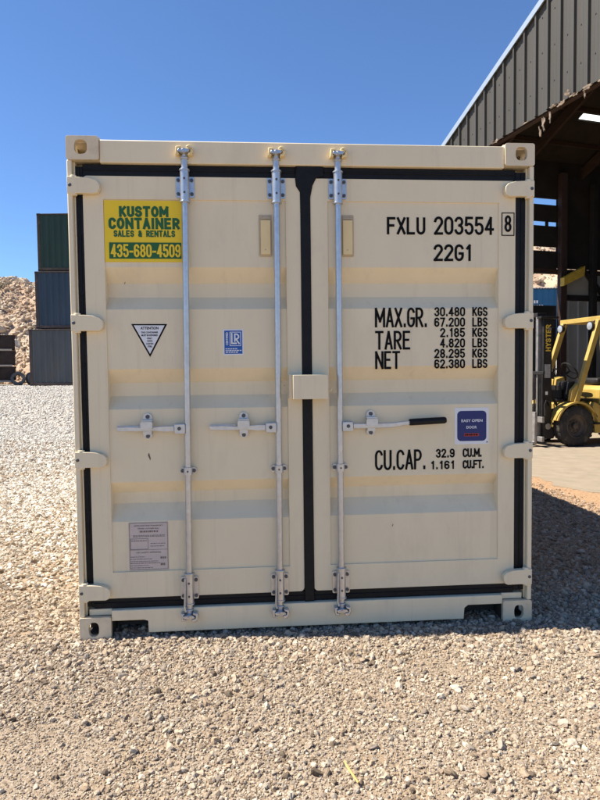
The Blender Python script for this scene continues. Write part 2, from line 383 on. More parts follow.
# ------------------------------------------------------------------ scattered stones
def stone_mat(name, cols, patch=None):
    M = bpy.data.materials.new(name); M.use_nodes = True; n = M.node_tree; b = n.nodes['Principled BSDF']
    b.inputs['Roughness'].default_value = .9; b.inputs['Specular IOR Level'].default_value = .2
    oi = n.nodes.new('ShaderNodeObjectInfo'); r = n.nodes.new('ShaderNodeValToRGB'); r.color_ramp.interpolation = 'LINEAR'
    e = r.color_ramp.elements
    while len(e) < len(cols): e.new(.5)
    for i, c in enumerate(cols): e[i].position = i / (len(cols) - 1); e[i].color = (*c, 1)
    n.links.new(oi.outputs['Random'], r.inputs[0]); base = r.outputs[0]
    if patch:
        pn = n.nodes.new('ShaderNodeTexNoise'); pn.inputs['Scale'].default_value = .22; pn.inputs['Detail'].default_value = 4; n.links.new(oi.outputs['Location'], pn.inputs['Vector'])
        pr_ = n.nodes.new('ShaderNodeValToRGB'); pr_.color_ramp.elements[0].position = .48; pr_.color_ramp.elements[1].position = .62; pr_.color_ramp.elements[1].color = (.75,) * 3 + (1,); n.links.new(pn.outputs['Fac'], pr_.inputs[0])
        pm = n.nodes.new('ShaderNodeMix'); pm.data_type = 'RGBA'; n.links.new(pr_.outputs[0], pm.inputs['Factor']); n.links.new(base, pm.inputs[6]); pm.inputs[7].default_value = (*patch, 1); base = pm.outputs[2]
    tc = n.nodes.new('ShaderNodeTexCoord'); t = n.nodes.new('ShaderNodeTexNoise'); t.inputs['Scale'].default_value = 2.2; t.inputs['Detail'].default_value = 6
    n.links.new(tc.outputs['Object'], t.inputs['Vector'])
    mr = n.nodes.new('ShaderNodeMapRange'); mr.inputs['To Min'].default_value = .78; mr.inputs['To Max'].default_value = 1.22; n.links.new(t.outputs['Fac'], mr.inputs[0])
    mu = n.nodes.new('ShaderNodeMix'); mu.data_type = 'RGBA'; mu.blend_type = 'MULTIPLY'; mu.inputs['Factor'].default_value = 1
    n.links.new(base, mu.inputs[6]); n.links.new(mr.outputs[0], mu.inputs[7]); n.links.new(mu.outputs[2], b.inputs['Base Color'])
    return M
def scatter(name, P, scl, material, variants=7, sub=2):
    N = len(P); me = bpy.data.meshes.new(name); me.vertices.add(N); me.vertices.foreach_set('co', P.astype(np.float32).ravel())
    rot = rng.uniform(0, 6.283, (N, 3)).astype(np.float32); rot[:, :2] = rng.normal(0, .5, (N, 2))
    a = me.attributes.new('rot', 'FLOAT_VECTOR', 'POINT'); a.data.foreach_set('vector', rot.ravel())
    a = me.attributes.new('scl', 'FLOAT_VECTOR', 'POINT'); a.data.foreach_set('vector', scl.astype(np.float32).ravel())
    a = me.attributes.new('pick', 'INT', 'POINT'); a.data.foreach_set('value', rng.integers(0, variants, N).astype(np.int32))
    me.materials.append(material)
    o = bpy.data.objects.new(name, me); COL.objects.link(o)
    g = bpy.data.node_groups.new(name, 'GeometryNodeTree')
    g.interface.new_socket('Geometry', in_out='INPUT', socket_type='NodeSocketGeometry'); g.interface.new_socket('Geometry', in_out='OUTPUT', socket_type='NodeSocketGeometry')
    N_ = g.nodes.new; L = g.links.new
    gi = N_('NodeGroupInput'); go = N_('NodeGroupOutput'); ip = N_('GeometryNodeInstanceOnPoints'); jn = N_('GeometryNodeJoinGeometry')
    for k in range(variants):
        ico = N_('GeometryNodeMeshIcoSphere'); ico.inputs['Radius'].default_value = 1; ico.inputs['Subdivisions'].default_value = sub
        sp = N_('GeometryNodeSetPosition'); pos = N_('GeometryNodeInputPosition')
        ad = N_('ShaderNodeVectorMath'); ad.operation = 'ADD'; ad.inputs[1].default_value = (k * 7.3, k * 3.1, k * 5.7); L(pos.outputs[0], ad.inputs[0])
        nz = N_('ShaderNodeTexNoise'); nz.inputs['Scale'].default_value = .75; nz.inputs['Detail'].default_value = 1.5; L(ad.outputs[0], nz.inputs['Vector'])
        sb = N_('ShaderNodeVectorMath'); sb.operation = 'SUBTRACT'; sb.inputs[1].default_value = (.5, .5, .5); L(nz.outputs['Color'], sb.inputs[0])
        sc = N_('ShaderNodeVectorMath'); sc.operation = 'SCALE'; sc.inputs['Scale'].default_value = 2.0; L(sb.outputs[0], sc.inputs[0])
        L(ico.outputs[0], sp.inputs['Geometry']); L(sc.outputs[0], sp.inputs['Offset'])
        sm = N_('GeometryNodeSetMaterial'); sm.inputs['Material'].default_value = material; L(sp.outputs[0], sm.inputs['Geometry'])
        gt = N_('GeometryNodeGeometryToInstance'); L(sm.outputs[0], gt.inputs[0]); L(gt.outputs[0], jn.inputs[0])
    def attr(nm, t):
        q = N_('GeometryNodeInputNamedAttribute'); q.data_type = t; q.inputs['Name'].default_value = nm
        return next(s for s in q.outputs if s.enabled and s.name == 'Attribute')
    er = N_('FunctionNodeEulerToRotation'); L(attr('rot', 'FLOAT_VECTOR'), er.inputs[0])
    L(gi.outputs[0], ip.inputs['Points']); L(jn.outputs[0], ip.inputs['Instance']); ip.inputs['Pick Instance'].default_value = True
    L(attr('pick', 'INT'), ip.inputs['Instance Index']); L(er.outputs[0], ip.inputs['Rotation']); L(attr('scl', 'FLOAT_VECTOR'), ip.inputs['Scale'])
    L(ip.outputs[0], go.inputs[0])
    md = o.modifiers.new('stones', 'NODES'); md.node_group = g
    return o
M_stone = stone_mat('gravel_stone', [(.12, .09, .062), (.30, .225, .155), (.44, .355, .255), (.32, .262, .20), (.54, .455, .345), (.20, .17, .14), (.38, .28, .185)])
def field(x0, x1, y0, y1, dens, med, mx, bare, soft=None):
    n = int((x1 - x0) * (y1 - y0) * dens)
    x = rng.uniform(x0, x1, n); y = rng.uniform(y0, y1, n)
    s = np.clip(med * np.exp(rng.normal(0, .42, n)), med * .45, mx)
    keep = np.ones(n, bool)
    for i in range(n):
        v = noise.noise((x[i] * 1.5, y[i] * 1.5, 5)) + .6 * noise.noise((x[i] * 4, y[i] * 4, 2))
        if v > bare and rng.random() < min(.9, (v - bare) * 4.5): keep[i] = False
        elif v > bare and rng.random() < .3: s[i] *= .6
    keep &= ~((x > -1.1) & (x < 1.15) & (y > .25) & (y < 6))
    keep &= ~((x > 3.36 - .16 * y * (y > 0) * .55 + rng.normal(0, .07, n)) & (y > -3))
    if soft: keep &= rng.random(n) < np.clip((y + .5 * np.sin(x * 1.3) - soft[0]) / (soft[1] - soft[0]), 0, 1)
    x, y, s = x[keep], y[keep], s[keep]
    z = np.array([gz(a, b) for a, b in zip(x, y)]) + s * .2
    asp = rng.uniform(.7, 1.35, (len(s), 3)); asp[:, 2] = rng.uniform(.6, .95, len(s))
    return np.stack([x, y, z], 1), asp * (s / 2)[:, None]
parts = [field(-3.3, 3.3, -2.3, -.45, 4600, .0100, .036, .31), field(-3.6, 3.6, -.45, .75, 6200, .0120, .034, .5), field(-6.0, -1.1, .6, 5, 1500, .0165, .042, .5),
         field(-2.3, 2.3, -2.2, -.1, 12500, .0052, .010, 9), field(-11, -1.1, 5, 9, 500, .024, .05, .5), field(-9.5, -3.6, -2, .6, 500, .018, .05, .4)]
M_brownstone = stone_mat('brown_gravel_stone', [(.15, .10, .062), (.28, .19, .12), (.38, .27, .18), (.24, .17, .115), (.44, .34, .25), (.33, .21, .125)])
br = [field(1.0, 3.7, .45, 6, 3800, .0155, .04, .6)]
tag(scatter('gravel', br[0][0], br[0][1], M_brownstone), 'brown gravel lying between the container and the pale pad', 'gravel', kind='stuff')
M_glare_stone = stone_mat('glare_paled_gravel_stone', [(.36, .325, .27), (.53, .495, .43), (.65, .62, .55), (.47, .435, .375), (.71, .68, .61), (.41, .385, .34), (.59, .54, .45)])  # same gravel as nearby, colours paled to stand in for glare
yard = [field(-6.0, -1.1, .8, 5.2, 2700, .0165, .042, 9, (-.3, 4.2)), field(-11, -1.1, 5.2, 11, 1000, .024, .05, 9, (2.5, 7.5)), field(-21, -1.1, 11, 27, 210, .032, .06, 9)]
tag(scatter('gravel', np.concatenate([p[0] for p in yard]), np.concatenate([p[1] for p in yard]), M_glare_stone), 'yard gravel left of the container, its colour paled for glare', 'gravel', kind='stuff')
tag(scatter('gravel', np.concatenate([p[0] for p in parts]), np.concatenate([p[1] for p in parts]), M_stone), 'loose pale tan and grey gravel stones covering the yard', 'gravel', kind='stuff')
M_rock = stone_mat('rubble_rock', [(.30, .225, .155), (.46, .36, .255), (.54, .45, .335), (.40, .285, .19), (.58, .50, .385), (.43, .34, .235)], (.42, .295, .19))
n = 52000; x = np.concatenate([rng.uniform(-32, -6, 34000), rng.uniform(-6, 34, 18000)]); y = rng.uniform(32, 50, n)
s = np.clip(.09 * np.exp(rng.normal(0, .7, n)), .04, .6); z = np.array([hillz(a, b) for a, b in zip(x, y)]) + s * .05
asp = rng.uniform(.7, 1.3, (n, 3)); asp[:, 2] *= .75
tag(scatter('rubble', np.stack([x, y, z], 1), asp * (s / 2)[:, None], M_rock, sub=2), 'tan and pinkish broken rocks strewn over the hillside', 'rubble', kind='stuff')

SB = thing('shrub', 'small dark scrubby bush on the ridge of the rubble hill', 'shrub', (-19.75, 44.6, hillz(-19.75, 44.6) + .05))
q = random.Random(4); mb = MB(); mw_ = MB()
for k in range(14):
    a = q.uniform(0, 6.28); d = Vector((math.cos(a) * q.uniform(.2, .8), math.sin(a) * q.uniform(.2, .8), q.uniform(.35, .85)))
    mw_.tube([(0, 0, -.1), d * .5 + Vector((0, 0, .05)), d], [.03, .02, .008], 5)
    for i in range(45):
        c = d * q.uniform(.45, 1.1) + Vector((q.gauss(0, .12), q.gauss(0, .12), q.gauss(0, .10))); u = Vector((q.gauss(0, 1), q.gauss(0, 1), q.gauss(0, 1))).normalized(); v = u.orthogonal().normalized()
        mb.add([c - u * .07, c + v * .025, c + u * .07, c - v * .025], [(0, 1, 2, 3)])
mw_.build('stem', mat('shrub_wood', (.09, .06, .04), .9), SB); mb.build('foliage', mat('shrub_leaf', (.055, .065, .035), .8, var=.4, scale=3), SB, smooth=0)

# ------------------------------------------------------------------ the beige container
C = thing('shipping_container', 'clean beige shipping container with closed double doors, standing alone on the gravel', 'shipping container')
HW, HH, LEN = 1.219, 2.591, 6.058
def casting(x0, x1, y0, y1, z0, z1, sx, sy, top):
    mb = MB(); t = .026
    cx, cz = (x0 + x1) / 2, (z0 + z1) / 2; cy = (y0 + y1) / 2
    hz = cz + (.004 if top else -.004)
    def oval(a, b, ra, rb, n=20): return [(a + ra * math.copysign(abs(math.cos(q)) ** .75, math.cos(q)), b + rb * math.copysign(abs(math.sin(q)) ** .75, math.sin(q))) for q in [2 * math.pi * i / n for i in range(n)]]
    yf = y0 if sy < 0 else y1
    a, b = (yf, yf + t) if sy < 0 else (yf - t, yf)
    hole = oval(cx + .008 * sx, hz, .027 if not top else .032, .038 if not top else .036)
    mb.prism([rrect(x0, x1, z0, z1, .012), hole], a, b)
    xo = x1 if sx > 0 else x0
    a2, b2 = (xo - t, xo) if sx > 0 else (xo, xo + t)
    ya, yb = (y0 + t, y1) if sy < 0 else (y0, y1 - t)
    mb.prism([rrect(ya, yb, z0, z1, .008), oval(cy, hz, .036, .034)], a2, b2, fn=lambda p, q, d: (d, p, q))
    xi0, xi1 = (x0, xo - t) if sx > 0 else (xo + t, x1)
    zi = (z1 - t, z1) if top else (z0, z0 + t)
    gm = 0 if top else 1
    mb.box(xi0, xi1, ya, yb, *zi, gm)
    zj = (z0, z0 + .01) if top else (z1 - .01, z1)
    mb.box(xi0, xi1, ya, yb, *zj, gm)
    if not top: mb.box(min(x0, x1) + .03, max(x0, x1) - .03, (y0 + .10 if sy < 0 else y1 - .104), (y0 + .104 if sy < 0 else y1 - .10), z0 + t + .0005, z1 - .0105, 1)  # added dark backing, part of the painted hole shade
    if sx > 0: mb.box(x0, x0 + .01, ya, yb, z0 + .0101 if top else z0 + t, z1 - t if top else z1 - .0101, gm)
    else: mb.box(x1 - .01, x1, ya, yb, z0 + .0101 if top else z0 + t, z1 - t if top else z1 - .0101, gm)
    return mb.build('corner_casting', [M_casting, M_hole_shade], C, bevel=.004)
for sx in (-1, 1):
    xa, xb = (-HW, -HW + .162) if sx < 0 else (HW - .162, HW)
    for sy, y0 in ((-1, 0), (1, LEN - .178)):
        casting(xa, xb, y0, y0 + .178, HH - .118, HH, sx, sy, True)
        casting(xa, xb, y0, y0 + .178, 0, .118, sx, sy, False)
    # front corner post: outer channel plus an inner return
    mb = MB(); o = HW * sx
    mb.box(min(o, o - .025 * sx), max(o, o - .025 * sx), .006, .13, .1185, HH - .1185)
    mb.box(min(o - .0255 * sx, o - .034 * sx), max(o - .0255 * sx, o - .034 * sx), .030, .084, .1185, HH - .1185)
    mb.box(min(o - .0255 * sx, o - .16 * sx), max(o - .0255 * sx, o - .16 * sx), .085, .13, .1185, HH - .1185)
    mb.build('corner_post', M_beige, C, bevel=.004)
    mb = MB(); mb.box(min(o, o - .15 * sx), max(o, o - .15 * sx), LEN - .12, LEN - .005, .1185, HH - .1185); mb.build('corner_post', M_beige, C, bevel=.006)
    # corrugated side
    pr = []; yy = .131; k = 0
    while yy < LEN - .13:
        for dy, dd in ((0, 0), (.07, 0), (.138, .036), (.208, .036)): 
            if yy + dy < LEN - .13: pr.append((yy + dy, dd))
        yy += .276
    pr.append((LEN - .13, 0))
    mb = MB(); vs = []
    for (yv, dd) in pr:
        for zz in (.16, HH - .075): vs.append((o - sx * (.012 + dd), yv, zz))
    mb.add(vs, [(2 * i, 2 * i + 2, 2 * i + 3, 2 * i + 1) for i in range(len(pr) - 1)])
    mb.build('side_wall', M_beige, C)
    mb = MB(); mb.box(min(o - .004 * sx, o - .064 * sx), max(o - .004 * sx, o - .064 * sx), .18, LEN - .18, HH - .074, HH - .012); mb.build('top_rail', M_beige, C, bevel=.005)
    mb = MB(); mb.box(min(o - .004 * sx, o - .05 * sx), max(o - .004 * sx, o - .05 * sx), .18, LEN - .18, .035, .159); mb.build('bottom_rail', M_beige, C, bevel=.005)
# roof, rear wall, floor
mb = MB(); pr = []
yy = .182
while yy < LEN - .25: pr += [(yy, 0), (yy + .1, 0), (yy + .12, -.015), (yy + .2, -.015)]; yy += .22
pr.append((LEN - .18, 0)); vs = []
for (yv, dd) in pr: vs += [(-HW + .066, yv, HH - .02 + dd), (HW - .066, yv, HH - .02 + dd)]
mb.add(vs, [(2 * i, 2 * i + 1, 2 * i + 3, 2 * i + 2) for i in range(len(pr) - 1)]); mb.build('roof', M_beige, C)
mb = MB(); mb.box(-HW + .151, HW - .151, LEN - .06, LEN - .02, .05, HH - .03); mb.build('end_wall', M_beige, C)
mb = MB(); mb.box(-HW + .066, HW - .066, .18, LEN - .13, .12, .157)
for k in range(16): mb.box(-HW + .052, HW - .052, .4 + k * .34, .445 + k * .34, .04, .119)
mb.build('floor', M_dark, C)
# header: top edge a touch lower than the castings
mb = MB(); mb.box(-HW + .163, HW - .163, .010, .13, 2.462, HH - .014); mb.box(-HW + .163, HW - .163, .13, .179, HH - .03, HH - .0145)
mb.build('header_beam', M_beige, C, bevel=.005)
# sill with the two forklift notches
zb = .024; zt = .150
def notch(xa, xb): return [(xa, zb), (xa + .002, .085), (xa + .02, .1), (xb - .02, .1), (xb - .002, .085), (xb, zb)]
loop = [(-HW + .163, zt), (-HW + .163, .093), (-.885, .093), (-.868, .088), (-.866, zb), (.838, zb), (.842, .085), (.862, .1), (HW - .163, .1), (HW - .163, zt)]
mb = MB(); mb.prism([loop], .008, .11); mb.build('sill_beam', M_beige, C, bevel=.004)
mb = MB(); mb.box(-1.05, 1.05, .1105, .20, .03, .119); mb.build('underframe', M_dark, C)
for sx in (-1, 1):
    mb = MB(); mb.box(min(sx * 1.057, sx * 1.175), max(sx * 1.057, sx * 1.175), .03, .11, .1185, .152); mb.build('sill_step', M_beige, C, bevel=.003)

FY = .030; PY = .037; GY = .094       # door frame face, panel face, groove depth
GROOVES = [(.612, .698, .757, .821), (1.204, 1.272, 1.341, 1.414), (1.723, 1.791, 1.863, 1.941)]
def door_leaf(x0, x1, p0, p1, label):
    z0, z1 = .206, 2.402; pz0, pz1 = .345, 2.285
    mb = MB(); mb.prism([rrect(x0, x1, z0, z1, .022), rect(p0, p1, pz0, pz1)], FY, FY + .068)
    prof = [(pz0, PY)]
    for a, b, c, d in GROOVES: prof += [(a, PY), (b, GY), (c, GY), (d, PY)]
    prof.append((pz1, PY)); vs = []
    for zz, yv in prof: vs += [(p0, yv, zz), (p1, yv, zz)]
    mb.add(vs, [(2 * i, 2 * i + 1, 2 * i + 3, 2 * i + 2) for i in range(len(prof) - 1)])
    d = mb.build('door', M_beige, C, bevel=.004, smooth=25)
    tag(d, label)
    return d
DL = door_leaf(-1.149, -.036, -1.048, -.113, 'left door with yellow rental sign and two lock rods')
DR = door_leaf(.017, 1.128, .108, 1.036, 'right door with black serial lettering and one lock rod')
# rubber gaskets
def jag(a, b, n, amp, seed):
    r = random.Random(seed); return [(a[0] + (b[0] - a[0]) * i / n + r.uniform(-amp, amp), a[1] + (b[1] - a[1]) * i / n + r.uniform(-amp, amp)) for i in range(n + 1)]
gy0, gy1 = .036, .06
mb = MB()
mb.box(-1.1845, -1.1495, gy0, gy1, .165, 2.45); mb.box(-1.149, -.033, gy0, gy1, 2.4025, 2.4615); mb.box(-1.149, -.033, gy0, gy1, .1505, .2055)
for z in (.4, .62, .8, 1.2, 1.45, 1.8, 2.1): mb.box(-1.1845, -1.150 + random.uniform(0, .006), gy0 - .002, gy1 + .001, z, z + random.uniform(.05, .16))
mb.box(-1.170, -1.163, gy0 - .005, gy0 - .0021, .17, 2.445); mb.box(-1.149, -.064, gy0 - .005, gy0 - .0002, 2.430, 2.437); mb.box(-1.149, -.034, gy0 - .005, gy0 - .0002, .175, .182)
mb.build('gasket', M_rubber, DL, bevel=.003)
mb = MB()
mb.box(1.1285, 1.1845, gy0, gy1, .165, 2.45); mb.box(.018, 1.128, gy0, gy1, 2.4025, 2.4615); mb.box(.018, 1.128, gy0, gy1, .1505, .2055)
mb.box(1.158, 1.165, gy0 - .005, gy0 - .0002, .17, 2.445); mb.box(.092, 1.128, gy0 - .005, gy0 - .0002, 2.430, 2.437); mb.box(.020, 1.128, gy0 - .005, gy0 - .0002, .175, .182)
mb.build('gasket', M_rubber, DR, bevel=.003)
mb = MB()
mb.prism([[(-.036, .15), (.019, .152), (.018, .30), (.016, 1.2), (.0165, 2.30), (.03, 2.365), (.05, 2.405), (.09, 2.413), (.088, 2.462), (.045, 2.475), (-.01, 2.473), (-.06, 2.466), (-.062, 2.395), (-.058, 2.36), (-.038, 2.33), (-.036, 2.2), (-.0355, 1.0)]], .022, .062)
mb.build('gasket', M_rubber, DR, bevel=.006)
# dark recess behind the gaskets
mb = MB(); mb.box(-1.183, 1.183, .1005, .104, .12, 2.46); mb.build('door_recess', M_dark, C)
# hinges
def hinge(par, sx, z):
    mb = MB(); xo = HW - .002
    pts = [(xo, z - .042), (xo, z + .042), (1.145, z + .040), (1.110, z + .037), (1.074, z + .026), (1.059, z + .010), (1.057, z - .016), (1.066, z - .034), (1.082, z - .041), (1.145, z - .040)]
    mb.prism([[(sx * a, b) for a, b in pts]], -.004, .027)
    mb.cyl((sx * (xo - .014), -.007, z), (sx * (xo - .014), -.003, z), .009, n=12, mi=1)
    mb.cyl((sx * 1.188, .012, z - .05), (sx * 1.188, .012, z + .05), .0165, n=14)
    return mb.build('hinge', [M_beige, M_bolt], par, bevel=.005)
for z in (2.345, 1.652, .948, .250): hinge(DL, -1, z); hinge(DR, 1, z + (.008 if z > 2 else 0))
# lock rods with brackets, cams, handles
RY = .006
def rod(par, x, xb):
    def X(z): return x + (xb - x) * (2.42 - z) / 2.2
    mb = MB(); mb.cyl((X(.12), RY, .12), (X(2.5), RY, 2.5), .0165, n=20); mb.build('lock_rod', M_galv, par)
    for z, dz in ((2.346, .053), (.252, .060)):
        mb = MB(); c = X(z)
        mb.prism([rrect(c - .047, c + .047, z - dz, z + dz, .008)], .021, .029)
        mb.cyl((c, RY, z - .075), (c, RY, z + .078), .0235, n=20)
        mb.cyl((c, RY, z - .082), (c, RY, z - .075), .027, n=20); mb.cyl((c, RY, z + .078), (c, RY, z + .085), .027, n=20)
        for a in (-.034, .034):
            for b in (-dz + .018, dz - .018): mb.cyl((c + a, .014, z + b), (c + a, .0212, z + b), .0095, n=6, mi=1)
        for b in (-.035, .035): mb.cyl((c, RY - .026, z + b), (c, RY - .02, z + b), .006, n=8, mi=1)
        mb.build('rod_bracket', [M_galv, M_bolt], par, bevel=.002)
    z = .878; c = X(z); mb = MB()
    mb.prism([rrect(c - .043, c + .043, z - .019, z + .019, .0185, 6)], .020, .029); mb.cyl((c, RY, z - .02), (c, RY, z + .02), .0235, n=18)
    for a in (-.030, .030): mb.cyl((c + a, .012, z), (c + a, .0202, z), .0105, n=6, mi=1)
    mb.cyl((c, RY - .027, z), (c, RY - .02, z), .005, n=8, mi=1)
    mb.build('rod_bracket', [M_galv, M_bolt], par, bevel=.002)
    for z, s in ((2.515, 1), (.112, -1)):      # cam heads and their keepers
        c = X(z); mb = MB()
        mb.cyl((c, RY - .002, z - .026 * s), (c, RY - .002, z + .012 * s), .0185, n=14)
        mb.cyl((c, RY - .002, z - .034 * s), (c, RY - .002, z - .0262 * s), .0225, n=14)
        zq = lambda v: z + s * v
        mb.prism([[(c - .031, zq(-.006)), (c - .010, zq(-.011)), (c + .024, zq(-.008)), (c + .030, zq(.004)), (c + .010, zq(.010)), (c - .028, zq(.007))]], -.036, -.0135)
        mb.cyl((c - .004, -.040, z), (c - .004, -.0362, z), .007, n=8)
        mb.build('cam_lock', M_galv, par, bevel=.003)
        for k, pts in enumerate(([(-.043, -.020), (-.026, -.020), (-.024, -.0115), (-.030, -.009), (-.031, .012), (-.012, .014), (-.014, .024), (-.040, .022)],
                                 [(.018, -.024), (.043, -.018), (.047, .006), (.038, .026), (.026, .030), (.012, .024), (.013, .013), (.033, .009), (.034, -.006), (.020, -.0125)])):
            mb = MB(); mb.prism([[(c + a, zq(b)) for a, b in pts]], -.030, .0095)
            mb.build('cam_keeper', M_cream if s > 0 else M_galv, par, bevel=.003)
        if s < 0:
            mb = MB(); mb.tube([(c - .019, -.012, z + .20), (c - .021, -.016, z + .12), (c - .024, -.018, z + .05), (c - .018, -.02, z + .024)], .005, 6); mb.build('seal_pin', M_galv, par)
rod(DL, -.630, -.648); rod(DL, -.161, -.169); rod(DR, .160, .162)
def handle(par, xr, sgn, zh, L, cat, grip=False):
    mb = MB()
    mb.box(min(xr + sgn * .012, xr + sgn * .068), max(xr + sgn * .012, xr + sgn * .068), -.014, .020, zh - .028, zh + .024)
    mb.cyl((xr + sgn * .042, -.020, zh), (xr + sgn * .042, -.0135, zh), .010, n=8, mi=1)
    mb.build('handle_hub', [M_galv, M_bolt], par, bevel=.004)
    a = xr + sgn * .069; e = xr + sgn * L; mb = MB()
    if grip:
        mb.prism([[(a, zh - .014), (a + sgn * .2, zh - .013), (e - sgn * .17, zh + .006), (e - sgn * .17, zh + .026), (a + sgn * .2, zh + .013), (a, zh + .012)]], -.010, .002)
        mb.build('handle', M_galv, par, bevel=.003)
        mb = MB(); mb.tube([(e - sgn * .2, -.004, zh + .014), (e - sgn * .19, -.004, zh + .0145), (e - sgn * .01, -.004, zh + .022), (e, -.004, zh + .0225)], [.017, .0185, .0185, .014], n=14)
        mb.build('handle_grip', M_rubber, par)
    else:
        mb.prism([[(a, zh - .016), (a + sgn * .05, zh - .016), (a + sgn * .10, zh - .010), (a + sgn * .2, zh - .012), (e - sgn * .01, zh - .010), (e, zh - .008), (e, zh + .012), (e - sgn * .06, zh + .013), (a + sgn * .13, zh + .008), (a + sgn * .05, zh + .014), (a, zh + .014)]], -.008, .002)
        mb.prism([[(e + sgn * .004, zh + .0125), (e - sgn * .14, zh + .0095), (e - sgn * .14, zh + .018), (e + sgn * .004, zh + .019)]], .003, .010)
        mb.build('handle', M_galv, par, bevel=.003)
    mb = MB(); zc = zh + .012
    mb.prism([rrect(cat - .023, cat + .023, zc - .068, zc + .068, .022, 6)], .024, .036)
    mb.box(cat - .022, cat + .022, .0035, .0235, zc - .042, zc - .018); mb.prism([rrect(cat - .031, cat + .031, zc - .012, zc + .026, .008)], -.020, -.0105)
    mb.box(cat - .028, cat + .028, -.010, .0235, zc + .0265, zc + .034)
    for b in (-.052, .050): mb.cyl((cat, .016, zc + b), (cat, .0242, zc + b), .011, n=6, mi=1)
    mb.build('handle_catch', [M_galv, M_bolt], par, bevel=.003)
handle(DL, -.640, -1, 1.103, .36, -.848); handle(DL, -.166, -1, 1.101, .36, -.349); handle(DR, .161, 1, 1.100, .573, .330, True)
# lock box, plates
mb = MB()
xa, xb, za, zb2 = -.091, .090, 1.249, 1.374
mb.box(xa, xb, -.075, -.070, za, zb2); mb.box(xa, xb, -.0698, .0295, zb2 - .006, zb2); mb.box(xa, xa + .005, -.0698, .0295, za, zb2 - .0062); mb.box(xb - .005, xb, -.0698, .0295, za, zb2 - .0062)
mb.box(-.108, -.0912, -.01, .0295, za, zb2 + .003); mb.tube([(.09, -.01, 1.30), (.104, -.012, 1.288), (.114, -.012, 1.292), (.117, -.012, 1.304)], .0035, 6)
mb.build('lock_box', M_beige, DR, bevel=.004)
for par, c, zt_ in ((DL, -.221, 2.212), (DR, .212, 2.214)):
    mb = MB(); mb.prism([rrect(c - .034, c + .034, 1.996, zt_, .006)], .0325, .0368)
    mb.box(c - .026, c + .026, .026, .0322, zt_ - .022, zt_ - .014); mb.cyl((c - .02, .028, zt_ - .008), (c - .02, .0325, zt_ - .008), .005, n=8); mb.cyl((c + .02, .028, zt_ - .008), (c + .02, .0325, zt_ - .008), .005, n=8)
    mb.box(c - .024, c + .026, .020, .0322, 2.006, zt_ - .030, 1); mb.cyl((c, .0185, 2.03), (c, .0198, 2.03), .004, n=8)
    mb.build('cover_plate', [M_tab_shade, M_cream], par, bevel=.002)

# black lettering on the right door
ty = PY - .0015; mb = MB()
def L(t, x0, x1, z0, z1, th, gap=.26):
    mb = MB(); stroke_text(mb, t, x0, x1, z0, z1, th, ty, gap=gap); mb.build('lettering', M_text, DR, smooth=0)
L('FXLU', .425, .634, 2.115, 2.207, .0135); L('203554', .681, 1.010, 2.115, 2.212, .0135)
stroke_text(mb, '8', 1.066, 1.105, 2.130, 2.219, .0125, FY - .0015)
for a in (rect(1.050, 1.122, 2.110, 2.234),):
    mb.prism([a, rect(1.055, 1.117, 2.115, 2.229)], FY - .0015, FY - .0002)
mb.build('lettering', M_text, DR, smooth=0)
L('22G1', .679, .890, 1.975, 2.065, .0135)
L('MAX.GR.', .358, .645, 1.622, 1.728, .0122, .24); L('TARE', .358, .553, 1.503, 1.604, .0122); L('NET', .358, .495, 1.399, 1.496, .0122)
rows = ((1.728, 1.678), (1.666, 1.614), (1.603, 1.551), (1.540, 1.488), (1.477, 1.425), (1.414, 1.403 - .04))
for i, (num, un) in enumerate((('30.480', 'KGS'), ('67.200', 'LBS'), ('2.185', 'KGS'), ('4.820', 'LBS'), ('28.295', 'KGS'), ('62.380', 'LBS'))):
    zt_ = 1.730 - i * .0562; zb_ = zt_ - .050
    wd = .170 if len(num) == 6 else .138
    L(num, .852 - wd, .852, zb_, zt_, .0088, .30); L(un, .892, .977, zb_, zt_, .0088, .30)
L('CU.CAP.', .354, .636, .852, .962, .0122, .24); L('32.9', .690, .795, .913, .962, .0088, .30); L('1.161', .661, .795, .850, .897, .0088, .34)
L('CU.M.', .840, .948, .913, .962, .0088, .24); L('CU.FT.', .840, .960, .850, .897, .0088, .24)
# yellow company sign
mb = MB(); sy = PY - .004
mb.box(-1.046, -.650, sy, PY - .001, 1.967, 2.280)
fx = lambda v: -1.046 + (v - 45) / 455 * .396
fz = lambda v: 2.280 - (v - 58) / 350 * .313
stroke_text(mb, 'KUSTOM', fx(132), fx(420), fz(153), fz(90), .0138, sy - .001, 1, gap=.36)
stroke_text(mb, 'CONTAINER', fx(70), fx(485), fz(222), fz(156), .0138, sy - .001, 1, gap=.36)
stroke_text(mb, 'SALES & RENTALS', fx(98), fx(457), fz(266), fz(228), .0075, sy - .001, 1, gap=.36)
mb.box(fx(70), fx(492), sy - .001, sy - .0002, fz(390), fz(297), 1)
stroke_text(mb, '435-680-4509', fx(79), fx(488), fz(382), fz(307), .0098, sy - .002, 0, gap=.32)
mb.build('company_sign', [M_yel, M_grn], DL, smooth=0)
